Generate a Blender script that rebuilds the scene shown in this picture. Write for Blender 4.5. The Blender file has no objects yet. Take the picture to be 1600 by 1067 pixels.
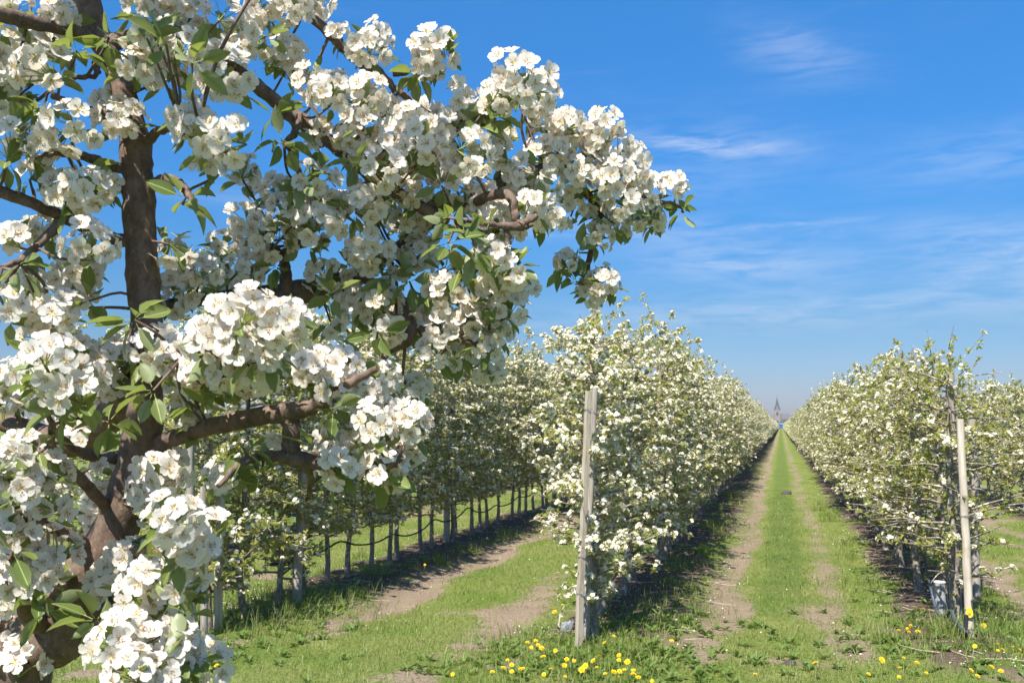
import bpy, math, random
import numpy as np
from mathutils import Vector, Matrix

SC = bpy.context.scene
COL = SC.collection
RNG = np.random.default_rng(11)
random.seed(11)
rad = math.radians

# ------------------------------------------------------------------ camera
FPX = 1400.0                      # focal length in pixels of the 1600 px wide photograph
PHI = math.atan(130.5 / FPX)      # pitch up
THETA = math.atan(420.0 * math.cos(PHI) / FPX)   # yaw to the left of the rows
EYE = np.array([0.0, 0.0, 1.8])
F_ = np.array([-math.sin(THETA) * math.cos(PHI), math.cos(THETA) * math.cos(PHI), math.sin(PHI)])
R_ = np.array([math.cos(THETA), math.sin(THETA), 0.0])
U_ = np.cross(R_, F_)
cam_d = bpy.data.cameras.new('camera')
cam_d.sensor_width = 36.0
cam_d.lens = 36.0 * FPX / 1600.0
cam_d.clip_start = 0.05
cam_d.clip_end = 6000.0
cam_d.dof.use_dof = True
cam_d.dof.focus_distance = 2.6
cam_d.dof.aperture_fstop = 13.0
cam = bpy.data.objects.new('camera', cam_d)
COL.objects.link(cam)
cam.matrix_world = Matrix(((R_[0], U_[0], -F_[0], EYE[0]), (R_[1], U_[1], -F_[1], EYE[1]),
                           (R_[2], U_[2], -F_[2], EYE[2]), (0, 0, 0, 1)))
SC.camera = cam


def at(px, py, d):
    """photograph pixel and distance along the view axis -> point"""
    return EYE + d * (F_ + R_ * (px - 800.0) / FPX - U_ * (py - 533.5) / FPX)


def on_plane(px, py, z=0.0):
    r = F_ + R_ * (px - 800.0) / FPX - U_ * (py - 533.5) / FPX
    return EYE + r * ((z - EYE[2]) / r[2])


def nrm(v):
    v = np.asarray(v, float)
    return v / np.maximum(np.linalg.norm(v, axis=-1, keepdims=True), 1e-9)


# ------------------------------------------------------------------ sun, sky, exposure
SUN_EL, SUN_AZ = rad(52), rad(-170)          # azimuth measured from +Y (down the rows) towards +X
SUN_DIR = Vector((math.sin(SUN_AZ) * math.cos(SUN_EL), math.cos(SUN_AZ) * math.cos(SUN_EL), math.sin(SUN_EL)))
sun_d = bpy.data.lights.new('sun', 'SUN')
sun_d.energy = 4.6
sun_d.angle = rad(0.53)
sun_d.color = (1.0, 0.955, 0.88)
sun = bpy.data.objects.new('sun', sun_d)
COL.objects.link(sun)
sun.rotation_euler = SUN_DIR.to_track_quat('Z', 'Y').to_euler()

SC.view_settings.view_transform = 'Standard'
SC.view_settings.look = 'None'
SC.view_settings.exposure = 1.15
SC.view_settings.gamma = 1.0
SC.view_settings.use_curve_mapping = False


class NT:
    """small helper for node trees"""
    def __init__(self, tree):
        self.t = tree
        self.n = tree.nodes
        self.l = tree.links

    def new(self, kind, **kw):
        nd = self.n.new(kind)
        for k, v in kw.items():
            setattr(nd, k, v)
        return nd

    def put(self, nd, sock, v):
        s = nd.inputs[sock]
        if hasattr(v, 'is_output'):
            self.l.new(v, s)
        else:
            s.default_value = v

    def math(self, op, a, b=None, c=None, clamp=False):
        nd = self.new('ShaderNodeMath', operation=op, use_clamp=clamp)
        for i, v in enumerate((a, b, c)):
            if v is not None:
                self.put(nd, i, v)
        return nd.outputs[0]

    def mix(self, fac, a, b, blend='MIX'):
        nd = self.new('ShaderNodeMix', data_type='RGBA', blend_type=blend)
        self.put(nd, 0, fac)
        for s, v in ((6, a), (7, b)):
            if not hasattr(v, 'is_output') and len(v) == 3:
                v = (*v, 1.0)
            self.put(nd, s, v)
        return nd.outputs[2]

    def noise(self, vec, scale, detail=3.0, rough=0.55, dist=0.0):
        nd = self.new('ShaderNodeTexNoise')
        if vec is not None:
            self.l.new(vec, nd.inputs['Vector'])
        nd.inputs['Scale'].default_value = scale
        nd.inputs['Detail'].default_value = detail
        nd.inputs['Roughness'].default_value = rough
        nd.inputs['Distortion'].default_value = dist
        return nd.outputs[0]

    def ramp(self, v, a, b, lo=0.0, hi=1.0):
        nd = self.new('ShaderNodeMapRange', interpolation_type='SMOOTHSTEP')
        self.put(nd, 0, v)
        for i, x in enumerate((a, b, lo, hi)):
            nd.inputs[1 + i].default_value = x
        return nd.outputs[0]


world = bpy.data.worlds.new('World')
SC.world = world
world.use_nodes = True
W = NT(world.node_tree)
W.n.clear()
sky = W.new('ShaderNodeTexSky', sky_type='NISHITA', sun_disc=False)
sky.sun_elevation = SUN_EL
sky.sun_rotation = SUN_AZ
sky.altitude = 0.0
sky.air_density = 1.0
sky.dust_density = 0.6
sky.ozone_density = 2.2
hs = W.new('ShaderNodeHueSaturation')
W.put(hs, 'Hue', 0.492)
W.put(hs, 'Saturation', 1.3)
W.put(hs, 'Value', 1.0)
W.l.new(sky.outputs[0], hs.inputs['Color'])
tc = W.new('ShaderNodeTexCoord')
sep = W.new('ShaderNodeSeparateXYZ')
W.l.new(tc.outputs['Generated'], sep.inputs[0])
X, Y, Z = sep.outputs
el = W.math('ARCSINE', Z)
az = W.math('ARCTAN2', X, Y)
comb = W.new('ShaderNodeCombineXYZ')
W.put(comb, 0, W.math('MULTIPLY', az, 3.2))
W.put(comb, 1, W.math('MULTIPLY', W.math('ADD', el, W.math('MULTIPLY', az, 0.05)), 17.0))
streak = W.noise(comb.outputs[0], 1.6, 6.0, 0.58, 0.9)
comb2 = W.new('ShaderNodeCombineXYZ')
W.put(comb2, 0, W.math('MULTIPLY', az, 9.0))
W.put(comb2, 1, W.math('MULTIPLY', el, 60.0))
fine = W.noise(comb2.outputs[0], 1.8, 5.0, 0.6, 0.7)


def sky_pos(px, py):
    r = nrm(F_ + R_ * (px - 800.0) / FPX - U_ * (py - 533.5) / FPX)
    return math.atan2(r[0], r[1]), math.asin(r[2])


blobs = None
for (px, py, sx, sy, amp, tilt) in ((1110, 226, 95, 14, 0.45, 0.14), (1160, 408, 140, 26, 0.34, 0.05), (1590, 395, 110, 36, 0.34, 0.12),
                                    (1290, 482, 420, 28, 0.26, -0.03), (1250, 82, 80, 34, 0.20, 0.3), (1560, 240, 140, 30, 0.2, -0.02),
                                    (1240, 350, 70, 3, 0.3, 0.0), (820, 350, 420, 16, 0.3, 0.05), (1100, 250, 120, 60, 0.12, 0.0)):
    a0, e0 = sky_pos(px, py)
    da = W.math('SUBTRACT', az, a0)
    de = W.math('ADD', W.math('SUBTRACT', el, e0), W.math('MULTIPLY', da, tilt))
    q = W.math('ADD', W.math('POWER', W.math('ABSOLUTE', W.math('MULTIPLY', da, FPX / sx)), 2.0),
               W.math('POWER', W.math('ABSOLUTE', W.math('MULTIPLY', de, FPX / sy)), 2.0))
    g = W.math('MULTIPLY', W.math('EXPONENT', W.math('MULTIPLY', q, -0.8)), amp)
    blobs = g if blobs is None else W.math('ADD', blobs, g)
tex = W.math('ADD', W.math('MULTIPLY', streak, 0.55), W.math('MULTIPLY', fine, 0.55))
wisp = W.math('MULTIPLY', blobs, W.ramp(tex, 0.36, 0.72))
thin = W.math('MULTIPLY', W.ramp(streak, 0.5, 0.85), 0.045)
cl = W.math('ADD', W.math('MULTIPLY', wisp, 1.25), thin, clamp=True)
cl = W.math('MULTIPLY', cl, W.ramp(Z, -0.01, 0.06))
el_t = W.new('ShaderNodeMapRange', interpolation_type='LINEAR')
W.put(el_t, 0, el)
el_t.inputs[1].default_value = rad(-1)
el_t.inputs[2].default_value = rad(32)
tint = W.new('ShaderNodeValToRGB')
W.l.new(el_t.outputs[0], tint.inputs[0])
for i, (p_, c_) in enumerate(((0.0, (0.33, 0.33, 0.53)), (0.22, (0.31, 0.385, 0.50)), (0.48, (0.335, 0.55, 0.75)), (1.0, (0.56, 0.82, 1.04)))):
    e_ = tint.color_ramp.elements[i] if i < 2 else tint.color_ramp.elements.new(p_)
    e_.position = p_
    e_.color = (*c_, 1)
blue = W.mix(1.0, hs.outputs[0], tint.outputs[0], 'MULTIPLY')
cloud_c = W.mix(cl, blue, (3.6, 3.9, 4.6))
bg = W.new('ShaderNodeBackground')
W.l.new(cloud_c, bg.inputs['Color'])
bg.inputs['Strength'].default_value = 0.1
wo = W.new('ShaderNodeOutputWorld')
W.l.new(bg.outputs[0], wo.inputs['Surface'])

SC.cycles.max_bounces = 10
SC.cycles.diffuse_bounces = 6
SC.cycles.transmission_bounces = 8
SC.cycles.volume_bounces = 0
SC.cycles.use_denoising = True


# ------------------------------------------------------------------ mesh helpers
class MB:
    """collects triangles (numpy) and links them as ONE mesh object"""
    def __init__(self):
        self.v, self.f, self.m, self.n = [], [], [], 0

    def add(self, v, f, m=0):
        v = np.asarray(v, float).reshape(-1, 3)
        f = np.asarray(f, np.int64).reshape(-1, 3)
        self.v.append(v)
        self.f.append(f + self.n)
        self.m.append(np.broadcast_to(np.asarray(m, np.int32), (len(f),)).copy())
        self.n += len(v)

    def quads(self, v, q, m=0):
        q = np.asarray(q, np.int64).reshape(-1, 4)
        self.add(v, np.concatenate([q[:, [0, 1, 2]], q[:, [0, 2, 3]]]), m)

    def scatter(self, tv, tf, tm, M):
        """copies of a template under N matrices (N,3,4)"""
        M = np.asarray(M)
        n, k = len(M), len(tv)
        if n == 0:
            return
        v = np.einsum('nij,kj->nki', M[:, :, :3], tv) + M[:, None, :, 3]
        f = tf[None] + (np.arange(n) * k)[:, None, None]
        self.add(v.reshape(-1, 3), f.reshape(-1, 3), np.tile(np.broadcast_to(tm, (len(tf),)), n))

    def mesh(self, name, mats, smooth=True):
        me = bpy.data.meshes.new(name)
        if self.n:
            v = np.concatenate(self.v)
            f = np.concatenate(self.f)
            m = np.concatenate(self.m)
            me.vertices.add(len(v))
            me.vertices.foreach_set('co', v.astype(np.float32).ravel())
            me.loops.add(len(f) * 3)
            me.loops.foreach_set('vertex_index', f.astype(np.int32).ravel())
            me.polygons.add(len(f))
            me.polygons.foreach_set('loop_start', (np.arange(len(f)) * 3).astype(np.int32))
            me.polygons.foreach_set('loop_total', np.full(len(f), 3, np.int32))
            me.polygons.foreach_set('material_index', m)
            me.polygons.foreach_set('use_smooth', np.full(len(f), bool(smooth)))
            me.update(calc_edges=True)
        for x in (mats if isinstance(mats, (list, tuple)) else [mats]):
            me.materials.append(x)
        return me

    def build(self, name, mats, parent=None, smooth=True):
        return link(name, self.mesh(name, mats, smooth), parent)


def link(name, data, parent=None):
    o = bpy.data.objects.new(name, data)
    COL.objects.link(o)
    if parent is not None:
        o.parent = parent
    return o


def tag(o, label=None, cat=None, group=None, kind=None):
    for k, v in (('label', label), ('category', cat), ('group', group), ('kind', kind)):
        if v:
            o[k] = v
    return o


def thing(name, label, cat, loc=(0, 0, 0), rz=0.0, group=None):
    o = link(name, None)
    o.location = loc
    o.rotation_euler = (0, 0, rz)
    return tag(o, label, cat, group)


def copy_tree(o, parent=None):
    c = o.copy()
    COL.objects.link(c)
    c.parent = parent
    for ch in list(o.children):
        copy_tree(ch, c)
    return c


def frames(zd, spin, scale, pos, up=None):
    """matrices (N,3,4): local z along zd, turned by spin about it"""
    zd = nrm(zd)
    ref = np.where(np.abs(zd[:, 2:3]) > 0.95, np.array([[1.0, 0, 0]]), np.array([[0, 0, 1.0]]))
    x0 = nrm(np.cross(ref, zd))
    y0 = np.cross(zd, x0)
    c, s = np.cos(spin)[:, None], np.sin(spin)[:, None]
    x = x0 * c + y0 * s
    y = -x0 * s + y0 * c
    M = np.empty((len(zd), 3, 4))
    sc = np.broadcast_to(scale, (len(zd),))[:, None]
    M[:, :, 0], M[:, :, 1], M[:, :, 2], M[:, :, 3] = x * sc, y * sc, zd * sc, pos
    return M


def catmull(P, n=6):
    P = np.asarray(P, float)
    Q = np.vstack([2 * P[0] - P[1], P, 2 * P[-1] - P[-2]])
    out = []
    for i in range(1, len(Q) - 2):
        t = np.linspace(0, 1, n, endpoint=False)[:, None]
        a, b, c, d = Q[i - 1], Q[i], Q[i + 1], Q[i + 2]
        out.append(0.5 * (2 * b + (c - a) * t + (2 * a - 5 * b + 4 * c - d) * t * t + (3 * b - a - 3 * c + d) * t ** 3))
    out.append(P[-1:])
    return np.vstack(out)


def tube(mb, P, R, seg=8, m=0, rough=0.0, cap=True, rng=RNG):
    P = np.asarray(P, float)
    R = np.broadcast_to(np.asarray(R, float), (len(P),))
    T = nrm(np.gradient(P, axis=0))
    ref = np.array([0.0, 0.0, 1.0]) if abs(T[0][2]) < 0.9 else np.array([1.0, 0, 0])
    xs = nrm(np.cross(ref, T[0]))
    rings = []
    ang = np.linspace(0, 2 * math.pi, seg, endpoint=False)
    for i in range(len(P)):
        xs = nrm(xs - T[i] * np.dot(xs, T[i]))
        ys = np.cross(T[i], xs)
        rr = R[i] * (1 + rough * rng.standard_normal(seg))
        rings.append(P[i] + np.outer(np.cos(ang) * rr, xs) + np.outer(np.sin(ang) * rr, ys))
    v = np.vstack(rings)
    q = []
    a = np.arange(seg)
    b = (a + 1) % seg
    for i in range(len(P) - 1):
        q.append(np.stack([i * seg + a, i * seg + b, (i + 1) * seg + b, (i + 1) * seg + a], 1))
    mb.quads(v, np.vstack(q), m)
    if cap:
        for i in (0, len(P) - 1):
            vv = np.vstack([P[i][None], rings[i]])
            f = np.stack([np.zeros(seg, int), 1 + (b if i == 0 else a), 1 + (a if i == 0 else b)], 1)
            mb.add(vv, f, m)


def box(mb, lo, hi, m=0):
    (x0, y0, z0), (x1, y1, z1) = lo, hi
    v = [(x0, y0, z0), (x1, y0, z0), (x1, y1, z0), (x0, y1, z0), (x0, y0, z1), (x1, y0, z1), (x1, y1, z1), (x0, y1, z1)]
    mb.quads(v, [(0, 3, 2, 1), (4, 5, 6, 7), (0, 1, 5, 4), (1, 2, 6, 5), (2, 3, 7, 6), (3, 0, 4, 7)], m)


# ------------------------------------------------------------------ materials
def material(name, build, **kw):
    m = bpy.data.materials.new(name)
    m.use_nodes = True
    N = NT(m.node_tree)
    N.n.clear()
    out = N.new('ShaderNodeOutputMaterial')
    N.l.new(build(N, **kw), out.inputs['Surface'])
    return m


def principled(N, col, rough=0.7, bump=None, bstr=0.3, bdist=0.01, spec=0.4):
    p = N.new('ShaderNodeBsdfPrincipled')
    if not hasattr(col, 'is_output'):
        col = (*col, 1.0)
    N.put(p, 'Base Color', col)
    N.put(p, 'Roughness', rough)
    p.inputs['Specular IOR Level'].default_value = spec
    if bump is not None:
        b = N.new('ShaderNodeBump')
        b.inputs['Strength'].default_value = bstr
        b.inputs['Distance'].default_value = bdist
        N.l.new(bump, b.inputs['Height'])
        N.l.new(b.outputs[0], p.inputs['Normal'])
    return p.outputs[0]


def thin_sheet(N, col, tcol, fac, rough=0.5, spec=0.3):
    """leaf or petal: reflecting and letting light through"""
    p = principled(N, col, rough, spec=spec)
    t = N.new('ShaderNodeBsdfTranslucent')
    N.put(t, 'Color', tcol if hasattr(tcol, 'is_output') else (*tcol, 1.0))
    mx = N.new('ShaderNodeMixShader')
    mx.inputs[0].default_value = fac
    N.l.new(p, mx.inputs[1])
    N.l.new(t.outputs[0], mx.inputs[2])
    return mx.outputs[0]


def m_leaf(N, a, b, tr, back=None, tf=0.35, rough=0.45):
    g = N.new('ShaderNodeNewGeometry')
    c = N.mix(g.outputs['Random Per Island'], a, b)
    if back:
        c = N.mix(N.math('MULTIPLY', g.outputs['Backfacing'], 0.75), c, back)
    return thin_sheet(N, c, tr, tf, rough)


def m_leaf_one(N, a, b, tr, back, tf=0.35, rough=0.42):
    oi = N.new('ShaderNodeObjectInfo')
    g = N.new('ShaderNodeNewGeometry')
    r = N.math('FRACT', N.math('ADD', oi.outputs['Random'], g.outputs['Random Per Island']))
    tcx = N.new('ShaderNodeTexCoord')
    n = N.noise(tcx.outputs['Object'], 90.0, 3.0)
    c = N.mix(r, a, b)
    c = N.mix(N.math('MULTIPLY', n, 0.35), c, (a[0] * 1.7, a[1] * 1.5, a[2] * 1.6))
    c = N.mix(N.math('MULTIPLY', g.outputs['Backfacing'], 0.8), c, back)
    return thin_sheet(N, c, tr, tf, rough)


def m_petal(N, base=(0.83, 0.785, 0.725), tr=(0.90, 0.81, 0.69), tf=0.42):
    g = N.new('ShaderNodeNewGeometry')
    c = N.mix(g.outputs['Random Per Island'], base, (base[0], base[1] * 0.97, base[2] * 0.91))
    c = N.mix(N.ramp(g.outputs['Random Per Island'], 0.93, 1.0, 0.0, 0.5), c, (0.62, 0.42, 0.22))
    t = N.new('ShaderNodeTexCoord')
    b = N.new('ShaderNodeBump')
    b.inputs['Strength'].default_value = 0.35
    b.inputs['Distance'].default_value = 0.002
    N.l.new(N.noise(t.outputs['Object'], 260.0, 3.0, 0.6, 0.6), b.inputs['Height'])
    p = thin_sheet(N, c, tr, tf, 0.55, 0.25)
    for nd in N.n:
        if nd.type in ('BSDF_PRINCIPLED', 'BSDF_TRANSLUCENT'):
            N.l.new(b.outputs[0], nd.inputs['Normal'])
    return p


def m_bark(N, dark, light, patch, lo=0.52, hi=0.66, sc=1.0):
    t = N.new('ShaderNodeTexCoord')
    mp = N.new('ShaderNodeMapping')
    mp.inputs['Scale'].default_value = (sc, sc, sc * 0.55)
    N.l.new(t.outputs['Object'], mp.inputs['Vector'])
    v = mp.outputs[0]
    n1 = N.noise(v, 55.0, 6.0, 0.65)
    n2 = N.noise(v, 14.0, 4.0, 0.6)
    n3 = N.noise(v, 210.0, 3.0, 0.6)
    c = N.mix(N.ramp(n1, 0.35, 0.68), dark, light)
    c = N.mix(N.ramp(n2, lo, hi), c, patch)
    c = N.mix(N.ramp(n3, 0.58, 0.75), c, patch)
    h = N.math('ADD', n1, N.math('MULTIPLY', n3, 0.5))
    return principled(N, c, 0.85, h, 0.7, 0.004, 0.25)


def m_wood(N, a, b):
    t = N.new('ShaderNodeTexCoord')
    mp = N.new('ShaderNodeMapping')
    mp.inputs['Scale'].default_value = (60, 60, 2.2)
    N.l.new(t.outputs['Object'], mp.inputs['Vector'])
    g = N.noise(mp.outputs[0], 1.0, 5.0, 0.6, 0.4)
    n = N.noise(t.outputs['Object'], 5.0, 4.0, 0.6)
    c = N.mix(N.ramp(g, 0.3, 0.7), a, b)
    c = N.mix(N.ramp(n, 0.5, 0.75), c, (a[0] * 0.75, a[1] * 0.75, a[2] * 0.72))
    return principled(N, c, 0.85, g, 0.5, 0.003, 0.2)


def m_plain(N, c, rough=0.6, var=0.25, sc=20.0):
    t = N.new('ShaderNodeTexCoord')
    n = N.noise(t.outputs['Object'], sc, 4.0)
    col = N.mix(n, tuple(x * (1 - var) for x in c), tuple(min(1, x * (1 + var)) for x in c))
    return principled(N, col, rough)


def worn(N, P):
    """the shorter, deeper green turf between the wheel tracks of the central alley"""
    sx = N.new('ShaderNodeSeparateXYZ')
    N.l.new(P, sx.inputs[0])
    d = N.math('ABSOLUTE', N.math('ADD', N.math('ADD', sx.outputs[0], 0.02), N.math('MULTIPLY', N.math('SUBTRACT', N.noise(P, 1.5, 3.0), 0.5), 0.25)))
    return N.math('MULTIPLY', N.ramp(d, 0.15, 0.32, 1.0, 0.0), N.ramp(sx.outputs[1], 8.0, 11.0))


def m_ground(N):
    g = N.new('ShaderNodeNewGeometry')
    at_ = N.new('ShaderNodeAttribute', attribute_name='cover')
    sp = N.new('ShaderNodeSeparateColor')
    N.l.new(at_.outputs['Color'], sp.inputs[0])
    gr, mulch, _ = sp.outputs
    P = g.outputs['Position']
    n1 = N.noise(P, 34.0, 5.0, 0.65)
    n2 = N.noise(P, 3.2, 5.0, 0.6)
    n3 = N.noise(P, 130.0, 3.0, 0.6)
    soil = N.mix(n2, (0.23, 0.17, 0.115), (0.33, 0.255, 0.18))
    soil = N.mix(N.ramp(n1, 0.45, 0.7), soil, (0.19, 0.135, 0.09))
    soil = N.mix(N.ramp(n3, 0.6, 0.75), soil, (0.42, 0.36, 0.27))
    dark = N.mix(N.ramp(n1, 0.4, 0.65), (0.085, 0.058, 0.045), (0.17, 0.12, 0.09))
    dark = N.mix(N.ramp(n3, 0.6, 0.72), dark, (0.30, 0.24, 0.19))
    soil = N.mix(mulch, soil, dark)
    n4 = N.noise(P, 0.9, 3.0, 0.6)
    green = N.mix(N.ramp(n4, 0.35, 0.65), (0.13, 0.18, 0.03), (0.215, 0.225, 0.065))
    green = N.mix(N.math('MULTIPLY', n2, 0.5), green, (0.19, 0.23, 0.06))
    green = N.mix(N.ramp(n1, 0.42, 0.72), green, (0.065, 0.10, 0.02))
    green = N.mix(N.ramp(n3, 0.6, 0.78), green, (0.27, 0.26, 0.11))
    green = N.mix(N.math('MULTIPLY', worn(N, P), N.ramp(n2, 0.35, 0.7, 0.35, 0.85)), green, (0.085, 0.13, 0.03))
    f = N.ramp(N.math('ADD', gr, N.math('MULTIPLY', N.math('SUBTRACT', n1, 0.5), 1.5)), 0.28, 0.72)
    c = N.mix(f, soil, green)
    h = N.math('ADD', n1, N.math('MULTIPLY', n3, 0.6))
    return principled(N, c, 0.95, h, 0.8, 0.03, 0.1)


def m_grass(N):
    g = N.new('ShaderNodeNewGeometry')
    r = g.outputs['Random Per Island']
    n4 = N.noise(g.outputs['Position'], 0.9, 3.0, 0.6)
    c = N.mix(r, (0.10, 0.16, 0.022), (0.19, 0.26, 0.05))
    c = N.mix(N.math('MULTIPLY', N.ramp(n4, 0.35, 0.65), 0.7), c, (0.23, 0.235, 0.075))
    c = N.mix(N.math('MULTIPLY', worn(N, g.outputs['Position']), 0.6), c, (0.085, 0.13, 0.024))
    c = N.mix(N.ramp(r, 0.9, 0.97), c, (0.36, 0.33, 0.17))
    return thin_sheet(N, c, (0.24, 0.36, 0.06), 0.35, 0.5)


def m_brick(N):
    t = N.new('ShaderNodeTexCoord')
    b = N.new('ShaderNodeTexBrick')
    N.l.new(t.outputs['Object'], b.inputs['Vector'])
    b.inputs['Scale'].default_value = 2.0
    b.inputs['Color1'].default_value = (0.17, 0.10, 0.085, 1)
    b.inputs['Color2'].default_value = (0.19, 0.12, 0.10, 1)
    b.inputs['Mortar'].default_value = (0.2, 0.17, 0.155, 1)
    return principled(N, b.outputs[0], 0.9)


MAT = {
    'ground': material('ground', m_ground),
    'grass': material('grass_blades', m_grass),
    'petal': material('petal_white', m_petal),
    'petal_row': material('petal_row', m_petal, base=(0.84, 0.80, 0.68), tr=(0.84, 0.78, 0.58), tf=0.32),
    'stamen': material('stamen', m_plain, c=(0.55, 0.43, 0.16), sc=300.0),
    'anther': material('anther', m_plain, c=(0.26, 0.11, 0.07), sc=300.0),
    'pedicel': material('pedicel', m_plain, c=(0.22, 0.27, 0.08), sc=80.0),
    'leaf': material('leaf_old_tree', m_leaf_one, a=(0.095, 0.135, 0.034), b=(0.175, 0.20, 0.065), tr=(0.32, 0.39, 0.07), back=(0.28, 0.31, 0.17)),
    'leaf_row': material('leaf_row', m_leaf, a=(0.20, 0.235, 0.05), b=(0.42, 0.40, 0.125), tr=(0.63, 0.60, 0.15), back=(0.32, 0.36, 0.14), tf=0.48),
    'weed': material('leaf_weed', m_leaf, a=(0.085, 0.14, 0.025), b=(0.15, 0.21, 0.05), tr=(0.25, 0.36, 0.06), tf=0.3),
    'bark': material('bark_old', m_bark, dark=(0.105, 0.07, 0.052), light=(0.185, 0.13, 0.098), patch=(0.27, 0.205, 0.16), lo=0.62, hi=0.78),
    'bark_row': material('bark_row', m_bark, dark=(0.14, 0.112, 0.088), light=(0.28, 0.235, 0.185), patch=(0.48, 0.44, 0.38)),
    'post': material('post_pale', m_wood, a=(0.29, 0.24, 0.185), b=(0.45, 0.385, 0.30)),
    'post_grey': material('post_grey', m_wood, a=(0.22, 0.19, 0.16), b=(0.36, 0.32, 0.28)),
    'post_white': material('post_white', m_wood, a=(0.40, 0.335, 0.265), b=(0.55, 0.48, 0.395)),
    'hose': material('hose_black', m_plain, c=(0.025, 0.026, 0.03), rough=0.45),
    'hose_blue': material('hose_grey_blue', m_plain, c=(0.06, 0.07, 0.10), rough=0.45),
    'wire': material('wire', m_plain, c=(0.25, 0.24, 0.23), rough=0.5),
    'yellow': material('tag_yellow', m_plain, c=(0.82, 0.56, 0.03), rough=0.45, var=0.08),
    'orange': material('tag_hole', m_plain, c=(0.42, 0.2, 0.03), rough=0.6, var=0.1),
    'dandelion': material('dandelion_yellow', m_leaf, a=(0.85, 0.56, 0.012), b=(0.88, 0.64, 0.03), tr=(0.85, 0.6, 0.02), tf=0.25, rough=0.6),
    'stick': material('dead_stick', m_plain, c=(0.42, 0.34, 0.26), rough=0.9, var=0.35, sc=40.0),
    'grey_plastic': material('grey_plastic', m_plain, c=(0.33, 0.32, 0.31), rough=0.5, var=0.12),
    'white_rim': material('white_rim', m_plain, c=(0.75, 0.74, 0.7), rough=0.5, var=0.08),
    'brick': material('church_brick', m_brick),
    'slate': material('church_slate', m_plain, c=(0.045, 0.05, 0.06), rough=0.6, sc=1.0),
    'stone': material('church_stone', m_plain, c=(0.42, 0.39, 0.34), rough=0.9, sc=2.0),
    'pane': material('dark_pane', m_plain, c=(0.04, 0.045, 0.055), rough=0.2, sc=2.0),
    'blue': material('blue_paint', m_plain, c=(0.03, 0.10, 0.42), rough=0.4, var=0.1, sc=2.0),
    'blue_light': material('light_blue_paint', m_plain, c=(0.30, 0.52, 0.62), rough=0.4, var=0.1, sc=2.0),
    'rubber': material('rubber', m_plain, c=(0.02, 0.02, 0.022), rough=0.8),
    'red': material('red_lens', m_plain, c=(0.45, 0.02, 0.02), rough=0.3, var=0.05),
    'far_leaf': material('far_leaf', m_leaf, a=(0.035, 0.06, 0.015), b=(0.07, 0.10, 0.025), tr=(0.1, 0.14, 0.03), tf=0.2),
    'blue_plastic': material('blue_plastic', m_plain, c=(0.05, 0.22, 0.6), rough=0.4),
    'dark_stone': material('dark_stone', m_plain, c=(0.06, 0.05, 0.045), rough=0.9),
}

# ------------------------------------------------------------------ lie of the land
ROW_A, ROW_B, ROW_C, ROW_D, ROW_Z = -4.85, -1.56, 1.44, 4.72, -8.1
ROWS = (-11.35, ROW_Z, ROW_A, ROW_B, ROW_C, ROW_D, 8.0)
ROW_START = {-11.35: 8.6, ROW_Z: 8.4, ROW_A: 7.75, ROW_B: 7.45, ROW_C: 7.45, ROW_D: 7.3, 8.0: 7.2}
_tab = np.random.default_rng(5).random((256, 256))


def vnoise(x, y, s):
    """value noise 0..1"""
    x, y = np.asarray(x) * s + 100.3, np.asarray(y) * s + 77.7
    xi, yi = np.floor(x).astype(int), np.floor(y).astype(int)
    fx, fy = x - xi, y - yi
    fx, fy = fx * fx * (3 - 2 * fx), fy * fy * (3 - 2 * fy)
    g = lambda a, b: _tab[a % 256, b % 256]
    return (g(xi, yi) * (1 - fx) + g(xi + 1, yi) * fx) * (1 - fy) + (g(xi, yi + 1) * (1 - fx) + g(xi + 1, yi + 1) * fx) * fy


def gauss(d, s):
    return np.exp(-(d / s) ** 2)


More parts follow.
